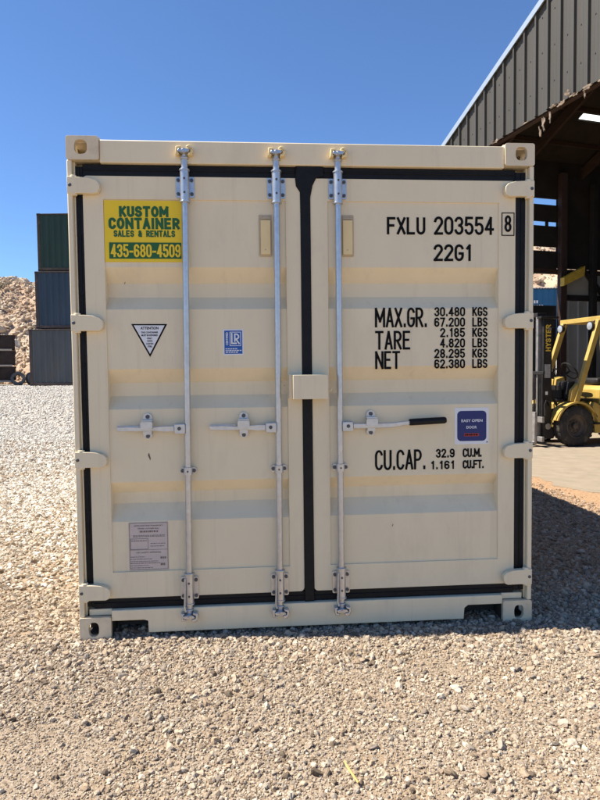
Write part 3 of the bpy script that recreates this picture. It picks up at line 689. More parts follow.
# triangle sticker
mb = MB(); y = PY - .0012
mb.prism([[(-.923, 1.648), (-.739, 1.647), (-.830, 1.476)]], y, PY - .0002, 1)
mb.prism([[(-.910, 1.641), (-.752, 1.640), (-.830, 1.493)]], y - .0008, y - .0001, 0)
y2 = y - .0016
font_text(mb, 'ATTENTION', -.876, -.784, 1.619, 1.633, y2, 1, .03)
r = random.Random(3)
for t_, zz, hw in (('THE CONTAINER', 1.604, .044), ('MUST BE REPAIRED', 1.589, .042), ('ONLY', 1.573, .014), ('WITH', 1.559, .014), ('CORTEN', 1.545, .018), ('STEEL', 1.531, .012)):
    font_text(mb, t_, -.830 - hw, -.830 + hw, zz - .0045, zz + .0045, y2, 1, .03)
mb.build('warning_sticker', [M_white, M_text], DL, smooth=0)
# blue certification sticker
mb = MB(); mb.box(-.451, -.343, y, PY - .0002, 1.482, 1.618); y1 = y - .0008
mb.box(-.444, -.350, y1, y - .0001, 1.489, 1.611, 1); y2 = y1 - .0006
mb.prism([rect(-.416, -.357, 1.530, 1.604), rect(-.413, -.360, 1.533, 1.601)], y2, y1 - .0001, 0)
g_ = lambda a, b, d: (a, d, b)
ribbon(mb, [(-.405, 1.595), (-.405, 1.544), (-.382, 1.544)], .0075, y2 - .0003, 0, g_)
ribbon(mb, [(-.389, 1.555), (-.389, 1.592)] + A(-.383, 1.579, .014, .013, 90, -90, 8) + [(-.389, 1.566)], .0075, y2 - .0003, 0, g_)
ribbon(mb, [(-.383, 1.566), (-.367, 1.543)], .0075, y2 - .0003, 0, g_)
font_text(mb, 'CERTIFIED', 0, .068, 0, .012, 0, 0, .03, fn=lambda a, b: (-.424 - b, y2, 1.534 + a))
for k in range(3):
    xx = -.438
    while xx < -.375 + .012 * (k == 1): ww = r.uniform(.006, .014); mb.box(xx, xx + ww, y2, y2 + .0004, 1.513 - k * .009, 1.518 - k * .009, 0); xx += ww + .003
mb.build('certificate_sticker', [M_white, M_blue], DL, smooth=0)
# metal data plate with small print
mb = MB(); mb.box(-.962, -.757, PY - .0022, PY - .0002, .350, .606); y2 = PY - .0034
mb.prism([rect(-.959, -.760, .353, .603), rect(-.957, -.762, .355, .601)], y2, PY - .0023, 1)
def bars(x0, x1, z, h, seed):
    q = random.Random(seed); xx = x0
    while xx < x1 - .003: ww = q.uniform(.004, .013); mb.box(xx, min(x1, xx + ww), y2, y2 + .0005, z - h / 2, z + h / 2, 1); xx += ww + q.uniform(.002, .004)
for t_, z, a, b, h in (('APPROVED FOR TRANSPORT', .588, -.935, -.785, .0065), ('UNDER CUSTOMS SEAL', .573, -.915, -.805, .0065), ('CSC SAFETY APPROVAL', .445, -.925, -.795, .008)):
    font_text(mb, t_, a, b, z - h / 2, z + h / 2, y2, 1, .02)
for z, a, b, h in ((.557, -.905, -.81, .009), (.536, -.94, -.775, .003), (.530, -.94, -.775, .003), (.508, -.95, -.87, .004), (.492, -.85, -.77, .003), (.478, -.85, -.78, .003),
                   (.422, -.955, -.88, .003), (.410, -.955, -.84, .003), (.398, -.955, -.81, .003), (.388, -.955, -.80, .004), (.376, -.955, -.86, .003), (.364, -.955, -.84, .003), (.415, -.80, -.77, .010), (.380, -.80, -.77, .012)):
    bars(a, b, z, h, int(z * 1000))
mb.prism([rect(-.955, -.862, .462, .520), rect(-.953, -.864, .464, .518)], y2, y2 + .0006, 1)
mb.box(-.955, -.762, y2, y2 + .0004, .4585, .4600, 1)
for a in (-.955, -.764):
    for b in (.357, .599): mb.cyl((a, y2 - .0015, b), (a, PY - .0022, b), .0028, n=8)
mb.build('data_plate', [M_plate, M_plate_ink], DL, smooth=0)
# navy sticker on the right door
mb = MB(); mb.box(.795, .985, y, PY - .0002, .985, 1.184)
mb.prism([rrect(.809, .972, 1.002, 1.167, .022)], y - .0008, y - .0001, 1); y2 = y - .0014
font_text(mb, 'EASY OPEN', .832, .950, 1.106, 1.121, y2, 0, .02); font_text(mb, 'DOOR', .860, .918, 1.070, 1.085, y2, 0, .02)
mb.box(.847, .930, y2, y - .0009, 1.028, 1.044, 2)
r = random.Random(8); xx = .850
while xx < .925: ww = r.uniform(.005, .011); mb.box(xx, xx + ww, y2 - .0006, y2 - .0001, 1.032, 1.040, 3); xx += ww + .003
mb.cyl((.976, y - .0003, .995), (.976, y - .0001, .995), .004, n=8, mi=3)
mb.build('instruction_sticker', [M_white, M_navy, M_red, M_text], DR, smooth=0)
# scuff marks on the paint
for (cx, cz, a, b, t) in ((-.846, .955, .006, .022, 15), (-.95, 1.86, .002, .008, -20), (.45, .55, .002, .009, -25)):
    pts = []
    for i in range(9):
        q = 2 * math.pi * i / 9; u, v = a * math.cos(q) * random.uniform(.6, 1.1), b * math.sin(q) * random.uniform(.6, 1.1); c_, s_ = math.cos(math.radians(t)), math.sin(math.radians(t))
        pts.append((cx + u * c_ - v * s_, cz + u * s_ + v * c_))
    mb = MB(); mb.prism([pts], PY - .001, PY + .001); mb.build('scuff', M_scuff, DL if cx < 0 else DR, smooth=0)

# ------------------------------------------------------------------ yard containers
def yard_box(name_label, loc, rz, col, dust, length=6.058, lettering=False, group=None):
    t = thing('shipping_container', name_label, 'shipping container', loc, rz, group)
    P = mat('yard_paint', col, .6, var=.16, scale=1.2, stretch=(1, 1, .35), dirt=dust, dirt_amt=.55, dscale=1.6, bump=.15, bscale=4)
    E_ = mat('yard_frame', [c * .3 + d * .35 for c, d in zip(col, (.12, .07, .05))], .7, var=.3, scale=3, dirt=(.16, .09, .06), dirt_amt=.7, dscale=4)
    H, W = 2.591, 2.438
    for side, y in ((1, 0), (-1, W)):
        pr = []; x = .14
        while x < length - .15:
            for dx, dd in ((0, 0), (.07, 0), (.138, .036), (.208, .036)):
                if x + dx < length - .14: pr.append((x + dx, dd))
            x += .276
        pr.append((length - .14, 0)); vs = []
        for xv, dd in pr: vs += [(xv, y + side * (.02 + dd), .15), (xv, y + side * (.02 + dd), H - .07)]
        mb = MB(); mb.add(vs, [(2 * i, 2 * i + 2, 2 * i + 3, 2 * i + 1) for i in range(len(pr) - 1)]); mb.build('side_wall', P, t, smooth=25)
        mb = MB(); mb.box(.165, length - .165, y if side > 0 else y - .07, y + .07 if side > 0 else y, H - .069, H - .01); mb.build('top_rail', E_, t, bevel=.006)
        mb = MB(); mb.box(.165, length - .165, y if side > 0 else y - .06, y + .06 if side > 0 else y, .03, .149); mb.build('bottom_rail', E_, t, bevel=.006)
        for x0 in (0, length - .139):
            mb = MB(); mb.box(x0, x0 + .139, y + .004 if side > 0 else y - .139, y + .139 if side > 0 else y - .004, .119, H - .119); mb.build('corner_post', E_, t, bevel=.01)
        for x0 in (-.003, length - .159):
            for z in (0, H - .118):
                mb = MB(); ya = (y - .003) if side > 0 else y - .175; yb = (y + .175) if side > 0 else y + .003
                cx, cz = x0 + .081, z + .059
                mb.prism([rect(x0, x0 + .162, z, z + .118), [(cx + .028 * math.cos(q * .5236), cz + .036 * math.sin(q * .5236)) for q in range(12)]], ya if side > 0 else yb - .03, ya + .03 if side > 0 else yb)
                mb.box(x0, x0 + .162, ya + .0305 if side > 0 else ya, yb if side > 0 else yb - .0305, z, z + .118)
                mb.build('corner_casting', E_, t, bevel=.006)
    for x0, s in ((0, 1), (length, -1)):
        pr = []; yy = .1395
        while yy < W - .15:
            for dy, dd in ((0, 0), (.09, 0), (.13, .04), (.22, .04)):
                if yy + dy < W - .14: pr.append((yy + dy, dd))
            yy += .26
        pr.append((W - .1395, 0)); vs = []
        for yv, dd in pr: vs += [(x0 + s * (.03 + dd), yv, .12), (x0 + s * (.03 + dd), yv, H - .12)]
        mb = MB(); mb.add(vs, [(2 * i, 2 * i + 2, 2 * i + 3, 2 * i + 1) for i in range(len(pr) - 1)]); mb.build('end_wall', P, t, smooth=25)
        for z0, z1 in ((.03, .1195), (H - .1195, H - .012)):
            mb = MB(); mb.box(x0 + s * .005 if s > 0 else x0 - .06, x0 + .06 if s > 0 else x0 - .005, .18, W - .18, z0, z1); mb.build('end_rail', E_, t, bevel=.006)
    mb = MB(); mb.box(.07, length - .07, .071, W - .071, H - .035, H - .02); mb.build('roof', P, t)
    mb = MB(); mb.box(.07, length - .07, .061, W - .061, .1, .14); mb.build('floor', E_, t)
    if lettering:
        mb = MB(); q = random.Random(5)
        for k, (n_, h) in enumerate(((4, .13), (6, .13), (3, .13))):
            x = length - 1.42
            for i in range(n_): mb.box(x, x + .075, -.010, -.004, 2.02 - k * .2 - h, 2.02 - k * .2); x += .115
        for i in range(9):
            mb.box(length - 1.3 + i * .13, length - 1.22 + i * .13, -.012, -.004, 2.55, 2.58)
        mb.build('lettering', M_white, t, smooth=0)
    return t
G3 = 'weathered containers stacked at the foot of the rubble hill'
rz = math.radians(-4.2)
yard_box('grey-blue weathered container at the bottom of the stack of three', (-10.45, 25.2, .86), rz, (.066, .074, .080), (.10, .07, .05), group=G3)
yard_box('dark blue weathered container in the middle of the stack of three', (-10.12, 25.24, .86 + 2.60), rz, (.022, .042, .066), (.04, .05, .06), group=G3)
yard_box('dark green weathered container on top of the stack of three', (-9.97, 25.28, .86 + 5.20), rz, (.013, .036, .026), (.02, .03, .022), group=G3)
yard_box('bright blue container behind the shed, seen above the forklift mast', (7.38, 23.55, 2.43), rz, (.02, .11, .22), (.03, .08, .14), lettering=True)

# tyres
M_tyre = mat('old_tyre', (.11, .11, .11), .85, var=.4, scale=6, bump=.4, bscale=25, dirt=(.30, .25, .20), dirt_amt=.5, dscale=5)
TG = 'old tyres lying in front of the rubble hill'
def tyre(label, loc, rx, rz_, r):
    mb = MB(); k = r / .33
    prof = [(.19, -.075), (.20, -.10), (.255, -.115), (.305, -.105), (.328, -.08), (.33, 0), (.328, .08), (.305, .105), (.255, .115), (.20, .10), (.19, .075), (.215, .05), (.28, .06), (.285, -.06), (.215, -.05)]
    mb.lathe([(a * k, b * k) for a, b in prof], (0, 0, 0), 'y', 40)
    for i in range(40):
        a = 2 * math.pi * i / 40; M = Matrix.Rotation(a, 4, 'Y')
        mb.box(-.014 * k, .014 * k, -.085 * k, .085 * k, .331 * k, .340 * k, 0, M)
    o = mb.build('tyre', M_tyre, smooth=30); o.location = loc; o.rotation_euler = (rx, 0, rz_)
    return tag(o, label, 'tyre', TG)
tyre('old grey tyre standing with its hole showing, beside the dark trays', (-12.33, 28.8, gz(-12.3, 28.8) + .335), math.radians(-14), math.radians(20), .34)
tyre('darker tyre half hidden between the other tyre and the containers', (-11.80, 29.25, gz(-11.8, 29.2) + .325), math.radians(-6), math.radians(62), .34)

# dark steel trays stacked on the far left
M_tray = mat('tray_steel', (.035, .022, .018), .75, var=.4, scale=3, dirt=(.12, .05, .03), dirt_amt=.6, dscale=2)
M_timber = mat('grey_timber', (.42, .36, .30), .85, var=.25, scale=5, stretch=(1, 8, 8))
def tray(label, z, h):
    t = thing('steel_tray', label, 'steel tray', (-17.32, 27.04, z), math.radians(21), 'dark steel trays stacked at the edge of the yard')
    mb = MB(); mb.box(0, 5.2, 0, 2.2, 0, .08); mb.box(0, 5.2, 0, .05, .0802, h - .08); mb.box(0, 5.2, 2.15, 2.2, .0802, h - .08); mb.box(0, .05, .0502, 2.1498, .0802, h - .08); mb.box(5.15, 5.2, .0502, 2.1498, .0802, h - .08); mb.build('tray_body', M_tray, t, bevel=.01)
    mb = MB(); mb.prism([rect(-.03, 5.23, -.03, 2.23), rect(.06, 5.14, .06, 2.14)], h - .0798, h, fn=lambda a, b, d: (a, b, d)); mb.build('rim', M_tray, t, bevel=.01)
    for k in range(9):
        mb = MB(); mb.box(.2 + k * .6, .28 + k * .6, -.028, -.0005, .09, h - .081); mb.build('rib', M_tray, t, bevel=.005)
    return t
zt0 = 1.02
for i, lb in enumerate(('dark rusty steel tray at the bottom of the stack beside the tyres', 'dark rusty steel tray in the middle of the stack beside the tyres', 'dark rusty steel tray on top of the stack beside the tyres')):
    tray(lb, zt0 + .09 + i * .80, .71)
    for j, xx in enumerate((.55, 2.5, 4.5)):
        if i == 0 and j: pass
        mb = MB(); mb.box(-.55, .55, -.05, 2.2, 0, .09)
        o = mb.build('timber_bearer', M_timber, bevel=.006); o.rotation_euler = (0, 0, math.radians(21))
        o.location = Vector((-17.32, 27.04, zt0 + i * .80)) + Matrix.Rotation(math.radians(21), 3, 'Z') @ Vector((xx, -.02, 0))
        tag(o, 'flat pale timber bearer under the %s dark steel tray' % ('lowest', 'middle', 'topmost')[i], 'timber', ('bearers under the lowest tray', 'bearers under the middle tray', 'bearers under the topmost tray')[i])

# ------------------------------------------------------------------ shed
SH = thing('open_shed', 'tall open sided shed with ribbed grey-brown metal siding above a dark interior', 'shed', (5.09, 6.22, 0), math.atan2(.229, .973))
# local axes: x into the shed, y along the open side away from the camera
M_siding = mat('shed_siding', (.058, .053, .044), .6, .0, var=.10, scale=1.4, stretch=(1, 1, .3), dirt=(.07, .06, .05), dirt_amt=.5, dscale=6, bump=.05, bscale=6)
M_trim = mat('rake_trim', (.36, .42, .48), .45, .3)
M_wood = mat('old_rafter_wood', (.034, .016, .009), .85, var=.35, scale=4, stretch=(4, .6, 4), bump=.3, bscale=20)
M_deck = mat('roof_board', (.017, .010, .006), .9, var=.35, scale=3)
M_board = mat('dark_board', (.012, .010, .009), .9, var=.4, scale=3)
M_sheet = mat('grey_sheet', (.30, .30, .285), .6, .2, var=.2, scale=2, stretch=(1, 1, .4))
M_insul = mat('torn_insulation', (.22, .165, .12), .95, var=.5, scale=12, bump=.6, bscale=30)
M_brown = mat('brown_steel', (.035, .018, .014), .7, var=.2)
M_yelbeam = mat('yellow_beam_paint', (.48, .32, .04), .5, var=.15)
RID = -1.0; EAVE_Y = 4.6; NEAR_Y = -6.6
def roofz(y): return 8.608 - .408 * abs(y - RID)
HZ = 5.86
# ribbed siding
prof = []; y = -6.6
P_ = .3048; y0 = .035
k0 = int((NEAR_Y - y0) / P_) - 0
prof = [(NEAR_Y, 0)]
k = k0
while True:
    c = y0 + k * P_
    if c > EAVE_Y - .06: break
    if c > NEAR_Y + .06:
        prof += [(c - .028, 0), (c - .020, -.046), (c + .016, -.046), (c + .030, 0)]
        prof += [(c + .115, 0), (c + .122, -.005), (c + .134, -.005), (c + .141, 0), (c + .190, 0), (c + .197, -.005), (c + .209, -.005), (c + .216, 0)]
    k += 1
prof = [p for p in prof if NEAR_Y <= p[0] <= EAVE_Y]; prof.append((EAVE_Y, 0))
if not any(abs(p[0] - RID) < 1e-4 for p in prof): prof.append((RID, 0)); prof.sort()
vs = []
for yv, d in prof:
    for zz in (HZ + random.uniform(-.006, .006), roofz(yv) - .02): vs.append((-.02 + d, yv, zz))
mb = MB(); mb.add(vs, [(2 * i, 2 * i + 2, 2 * i + 3, 2 * i + 1) for i in range(len(prof) - 1)])
# fixing screws
for k in range(-20, 16):
    for zz in (6.3, 6.9, 7.5, 8.1):
        yv = y0 + (k + .5) * P_ + .02
        if NEAR_Y < yv < EAVE_Y and zz < roofz(yv) - .15: mb.cyl((-.02, yv, zz), (-.030, yv, zz), .011, n=6, mi=1)
mb.build('gable_siding', [M_siding, M_bolt], SH, smooth=20)
for ya, yb in ((NEAR_Y - .2, RID), (RID, EAVE_Y + .25)):
    mb = MB(); mb.add([(x, yv, roofz(yv) + dz) for yv in (ya, yb) for x, dz in ((-.09, -.07), (-.09, .05), (.05, .05), (-.078, -.07), (-.078, .038), (.05, .038))],
                      [(0, 1, 7, 6), (1, 2, 8, 7), (3, 4, 10, 9), (4, 5, 11, 10), (0, 3, 9, 6), (2, 5, 11, 8), (0, 1, 4, 3), (1, 2, 5, 4), (6, 7, 10, 9), (7, 8, 11, 10)])
    mb.build('rake_trim', M_trim, SH, smooth=0)
# roof sheets with a slot for the skylight
SKX = (2.64, 3.60); SKY_ = (3.045, 3.23)
mb = MB(); mb.prism([rect(.06, 14, RID, EAVE_Y + .25), rect(SKX[0], SKX[1], SKY_[0], SKY_[1])], -.012, .025, fn=lambda a, b, d: (a, b, roofz(b) + d)); mb.build('roof', M_deck, SH, smooth=0)
mb = MB(); mb.prism([rect(.06, 14, NEAR_Y - .2, RID)], -.012, .025, fn=lambda a, b, d: (a, b, roofz(b) + d)); mb.build('roof', M_deck, SH, smooth=0)
Mt = bpy.data.materials.new('skylight_sheet'); Mt.use_nodes = True; n = Mt.node_tree; n.nodes.clear()
tr = n.nodes.new('ShaderNodeBsdfTranslucent'); tr.inputs[0].default_value = (.86, .92, .86, 1); df = n.nodes.new('ShaderNodeBsdfDiffuse'); df.inputs[0].default_value = (.6, .6, .55, 1)
mxs = n.nodes.new('ShaderNodeMixShader'); mxs.inputs[0].default_value = .2; ou = n.nodes.new('ShaderNodeOutputMaterial')
n.links.new(tr.outputs[0], mxs.inputs[1]); n.links.new(df.outputs[0], mxs.inputs[2]); n.links.new(mxs.outputs[0], ou.inputs[0])
mb = MB(); mb.add([(a, b, roofz(b) + .03) for a, b in rect(SKX[0] - .04, SKX[1] + .04, SKY_[0] - .05, SKY_[1] + .05)], [(0, 1, 2, 3)]); mb.build('skylight', Mt, SH, smooth=0)
# header, rafters, purlins, posts
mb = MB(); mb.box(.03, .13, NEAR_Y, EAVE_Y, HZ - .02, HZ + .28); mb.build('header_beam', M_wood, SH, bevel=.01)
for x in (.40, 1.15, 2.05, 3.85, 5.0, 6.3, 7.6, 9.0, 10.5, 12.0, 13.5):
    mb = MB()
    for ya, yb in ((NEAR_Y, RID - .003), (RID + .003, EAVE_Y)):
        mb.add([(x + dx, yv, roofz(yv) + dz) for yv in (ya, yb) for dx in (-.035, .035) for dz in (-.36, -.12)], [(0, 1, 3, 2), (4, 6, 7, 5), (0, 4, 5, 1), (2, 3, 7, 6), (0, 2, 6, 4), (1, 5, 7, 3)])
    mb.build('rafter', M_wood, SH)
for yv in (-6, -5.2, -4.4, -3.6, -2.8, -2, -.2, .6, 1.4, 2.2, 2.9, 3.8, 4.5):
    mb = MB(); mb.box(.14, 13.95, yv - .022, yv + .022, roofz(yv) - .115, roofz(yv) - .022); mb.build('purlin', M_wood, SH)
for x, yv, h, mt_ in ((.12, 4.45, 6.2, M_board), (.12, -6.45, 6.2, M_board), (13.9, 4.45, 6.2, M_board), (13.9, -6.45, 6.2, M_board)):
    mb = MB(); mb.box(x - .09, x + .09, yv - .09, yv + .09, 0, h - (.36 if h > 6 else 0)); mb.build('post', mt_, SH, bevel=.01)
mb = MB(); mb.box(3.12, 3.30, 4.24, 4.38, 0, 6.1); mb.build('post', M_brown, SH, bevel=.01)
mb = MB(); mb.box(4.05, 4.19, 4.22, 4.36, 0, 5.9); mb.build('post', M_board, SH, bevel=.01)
# far wall: boards with gaps on the left bay, sheets on the right
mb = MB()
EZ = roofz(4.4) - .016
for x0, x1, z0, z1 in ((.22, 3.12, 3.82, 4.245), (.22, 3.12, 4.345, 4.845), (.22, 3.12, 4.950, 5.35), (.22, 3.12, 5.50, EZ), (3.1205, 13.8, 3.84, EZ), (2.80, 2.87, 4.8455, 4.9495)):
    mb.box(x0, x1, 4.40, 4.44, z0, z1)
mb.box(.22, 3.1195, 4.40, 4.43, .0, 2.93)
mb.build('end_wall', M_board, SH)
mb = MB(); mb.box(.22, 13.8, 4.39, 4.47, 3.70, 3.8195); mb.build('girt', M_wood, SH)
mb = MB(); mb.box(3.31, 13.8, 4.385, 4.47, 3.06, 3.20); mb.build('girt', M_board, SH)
pr = []; x = 3.31
while x < 13.7: pr += [(x, 0), (x + .16, 0), (x + .18, -.03), (x + .24, -.03), (x + .26, 0)]; x += .30
vs = []
for xv, d in pr: vs += [(xv, 4.42 + d, .0), (xv, 4.42 + d, 3.055)]
mb = MB(); mb.add(vs, [(2 * i, 2 * i + 2, 2 * i + 3, 2 * i + 1) for i in range(len(pr) - 1)]); mb.build('sheet_panel', M_sheet, SH, smooth=20)
mb = MB(); mb.box(3.31, 13.8, 4.41, 4.43, 3.205, 3.695); mb.build('sheet_panel', M_sheet, SH)
mb = MB(); mb.bar((3.85, 4.33, 3.82), (5.1, 4.33, 2.6), .06, .10); mb.build('brace', M_board, SH)
mb = MB(); mb.prism([[(3.02, 3.36), (3.62, 3.62), (3.64, 3.86), (3.02, 3.56)]], 4.02, 4.16); mb.build('yellow_beam', M_yelbeam, SH, bevel=.01)
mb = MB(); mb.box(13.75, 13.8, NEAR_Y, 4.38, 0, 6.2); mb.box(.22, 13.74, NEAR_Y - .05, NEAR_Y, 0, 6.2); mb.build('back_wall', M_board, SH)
# torn insulation hanging off the header
def rag(pts, w0, seed):
    q = random.Random(seed); mb = MB(); vs = []; n_ = len(pts) * 5
    P = []
    for a, b in zip(pts[:-1], pts[1:]):
        for i in range(5): P.append(Vector(a).lerp(Vector(b), i / 5))
    P.append(Vector(pts[-1]))
    for i, p in enumerate(P):
        d = (P[min(i + 1, len(P) - 1)] - P[max(0, i - 1)]).normalized(); s_ = d.cross(Vector((1, 0, 0))).normalized() * w0 * q.uniform(.35, 1.2)
        off = Vector((q.uniform(-.02, .02),) * 3)
        vs += [p - s_ + off, p + s_ + off, p + s_ * .8 + off + Vector((.025, 0, 0)), p - s_ * .8 + off + Vector((.025, 0, 0))]
    k = len(P)
    fs = [(4 * i + j, 4 * i + (j + 1) % 4, 4 * i + 4 + (j + 1) % 4, 4 * i + 4 + j) for i in range(k - 1) for j in range(4)] + [(0, 1, 2, 3), (4 * k - 4, 4 * k - 3, 4 * k - 2, 4 * k - 1)]
    mb.add(vs, fs); return mb.build('torn_insulation', M_insul, SH, smooth=60)
def tatters(seed, spans):
    """ragged flat scraps: thin torn sheets with uneven outlines hanging over the header edge"""
    q = random.Random(seed)
    for (yc, zc, wy, hz_, dx) in spans:
        n_ = 15; pts = []
        for i in range(n_):
            a = 2 * math.pi * i / n_; rr = q.uniform(.25, .8)
            pts.append((yc + wy / 2 * rr * math.cos(a), zc + hz_ / 2 * rr * math.sin(a)))
        mb = MB(); mb.prism([pts], 0, .012, fn=lambda a, b, d: (dx + d + .03 * noise.noise((a * 9, b * 9, seed)) + (zc - b) * .12 * math.sin(seed), a, b))
        mb.build('torn_insulation', M_insul, SH, smooth=50)
tatters(1, [(1.04, 5.66, .13, .42, -.06), (1.10, 5.52, .09, .34, -.075), (.88, 5.72, .07, .34, -.06), (.80, 5.86, .26, .09, -.055)])
tatters(2, [(.45, 5.92, .16, .16, -.06), (.30, 5.84, .34, .10, -.055), (.62, 5.83, .30, .11, -.06), (.02, 5.83, .30, .12, -.06), (-.30, 5.82, .34, .12, -.056), (.08, 5.74, .06, .20, -.06)])
tatters(3, [(2.50, 5.86, .30, .10, -.06), (2.36, 5.84, .16, .12, -.065), (-.75, 5.84, .5, .12, -.06), (-1.3, 5.83, .5, .14, -.06), (1.5, 5.85, .2, .05, -.058)])

# ------------------------------------------------------------------ forklift
FK = thing('forklift', 'yellow forklift with a tall black mast and open cab, parked under the shed edge', 'forklift', (5.30, 7.62, .009), math.radians(-170))
M_fy = mat('forklift_yellow', (.46, .31, .075), .5, var=.12, scale=4, dirt=(.22, .15, .07), dirt_amt=.55, dscale=5)
M_fk = mat('forklift_black', (.010, .009, .009), .6, var=.3, dirt=(.10, .08, .06), dirt_amt=.4, dscale=6)
M_fg = mat('worn_steel', (.30, .28, .26), .45, .6, var=.3, scale=10)
M_ft = mat('forklift_tyre', (.03, .028, .027), .85, var=.3, bump=.3, bscale=30, dirt=(.22, .18, .14), dirt_amt=.55, dscale=5)
M_lamp = mat('lamp_glass', (.38, .40, .42), .15, .2)
M_frim = mat('wheel_rim', (.07, .055, .045), .7, var=.3, dirt=(.2, .15, .1), dirt_amt=.5)
def wheel(x, y, r, wd, side):
    mb = MB(); h = wd / 2
    prof = [(r * .58, -h * .7), (r * .60, -h * .95), (r * .80, -h), (r * .93, -h * .9), (r * .985, -h * .72), (r * .985, h * .72), (r * .93, h * .9), (r * .80, h), (r * .60, h * .95), (r * .58, h * .7)]
    mb.lathe(prof, (x, y, r), 'y', 44)
    for i in range(26):
        a = 2 * math.pi * i / 26
        for s_ in (-1, 1):
            M = Matrix.Translation((x, y, r)) @ Matrix.Rotation(a + (.06 if s_ > 0 else 0), 4, 'Y')
            mb.box(-.022, .022, s_ * .012 if s_ > 0 else -h * .86, h * .86 if s_ > 0 else -.012, r * .975, r, 0, M)
    root = thing_part('wheel', FK)
    mb.build('tyre', M_ft, root, smooth=35)
    mb = MB(); o = y + side * h * .45
    mb.lathe([(r * .60, -h * .85), (r * .60, h * .85), (r * .55, h * .9), (r * .50, h * .45), (r * .36, h * .25), (r * .34, h * .1), (r * .15, h * .1), (r * .14, h * .55), (.0005, h * .58), (.0005, -h * .8)] if side > 0 else
             [(r * .60, h * .85), (r * .60, -h * .85), (r * .55, -h * .9), (r * .50, -h * .45), (r * .36, -h * .25), (r * .34, -h * .1), (r * .15, -h * .1), (r * .14, -h * .55), (.0005, -h * .58), (.0005, h * .8)], (x, y, r), 'y', 36)
    for i in range(8):
        a = 2 * math.pi * i / 8; c = Vector((x + r * .27 * math.cos(a), y + side * h * .1, r + r * .27 * math.sin(a)))
        mb.cyl(c, c + Vector((0, side * .018, 0)), .012, n=6)
    mb.build('rim', M_frim, root, smooth=30)
def thing_part(name, par):
    o = bpy.data.objects.new(name, None); COL.objects.link(o); o.parent = par; o.empty_display_size = .1; return o
for s_ in (1, -1):
    wheel(0, s_ * .44, .36, .23, s_); wheel(-1.52, s_ * .42, .27, .19, s_)
# chassis and hood
xz = lambda a, b, d: (a, d, b)
mb = MB()
mb.prism([[(.12, .30), (.16, .74), (.10, .80), (-.36, .80), (-.46, .55), (-.50, .30)]], -.31, .31, fn=xz)
mb.prism([[(-.42, .22), (-.34, .60), (-.40, .72), (-1.24, .72), (-1.24, .22)]], -.50, .50, fn=xz)
mb.build('chassis', M_fy, FK, bevel=.012)
for s_ in (1, -1):       # fenders over the drive wheels
    lo = []; hi = []
    for i in range(13):
        a = math.radians(15 + 130 * i / 12); lo.append((.405 * math.cos(a), .36 + .405 * math.sin(a))); hi.append((.435 * math.cos(a), .36 + .435 * math.sin(a)))
    mb = MB(); mb.prism([hi + lo[::-1]], s_ * .312 if s_ > 0 else -.565, .565 if s_ > 0 else -.312, fn=xz)
    mb.prism([[(-.30, .70), (-.36, .60), (-.42, .42), (-.47, .42), (-.43, .74), (-.34, .78)]], s_ * .315 if s_ > 0 else -.56, .56 if s_ > 0 else -.315, fn=xz); mb.build('fender', M_fy, FK, bevel=.006)
mb = MB(); mb.prism([[(.03, .80), (.12, .80), (.07, 1.20), (-.10, 1.24), (-.12, 1.16), (-.02, 1.10)]], -.46, .06, fn=xz); mb.build('cowl', M_fy, FK, bevel=.015)
mb = MB(); mb.box(-.08, .16, -.31, .31, .8002, .84); mb.box(.125, .135, -.28, .28, .84, 1.08); mb.build('dashboard', M_fk, FK, bevel=.01)
mb = MB(); mb.prism([[(-.55, .72), (-.55, 1.00), (-.62, 1.06), (-1.30, 1.08), (-1.34, .72)]], -.44, .44, fn=xz); mb.build('hood', M_fy, FK, bevel=.02)
mb = MB(); mb.prism([[(-.70, .78), (-.70, .96), (-.62, .96), (-.62, .90), (-.66, .90), (-.66, .87), (-.62, .87), (-.62, .83), (-.66, .83), (-.66, .78)]], .442, .448, fn=xz); mb.box(-1.25, -.72, .441, .446, .76, 1.0); mb.build('side_panel', M_fk, FK)
mb = MB(); mb.prism([[(-1.26, .24), (-1.26, .66), (-1.345, .72), (-1.345, 1.06), (-1.80, 1.04), (-1.98, .92), (-2.02, .55), (-1.92, .26)]], -.53, .53, fn=xz); mb.build('counterweight', M_fy, FK, bevel=.05, seg=3)
mb = MB(); mb.box(-.48, -.36, .50, .56, .38, .42); mb.box(-.40, -.06, -.44, .44, .8003, .815); mb.build('step', M_fk, FK, bevel=.005)
mb = MB(); mb.prism([[(.02, .845), (.10, .845), (.06, 1.14), (-.06, 1.16), (-.06, 1.0)]], .066, .40, fn=xz); mb.build('console', M_fk, FK, bevel=.01)
mb = MB(); mb.prism([[(-.06, .805), (.11, .805), (.08, 1.0), (-.04, 1.12)]], .42, .50, fn=xz); mb.build('pillar_foot', M_fy, FK, bevel=.008)
mb = MB(); mb.box(-.52, -.20, -.43, .43, .816, .83); mb.tube([(-.16, .3, .82), (-.08, .3, .93), (-.03, .3, .95)], .014, 6); mb.tube([(-.18, -.05, .82), (-.10, -.05, .93)], .014, 6); mb.build('pedals', M_fk, FK)
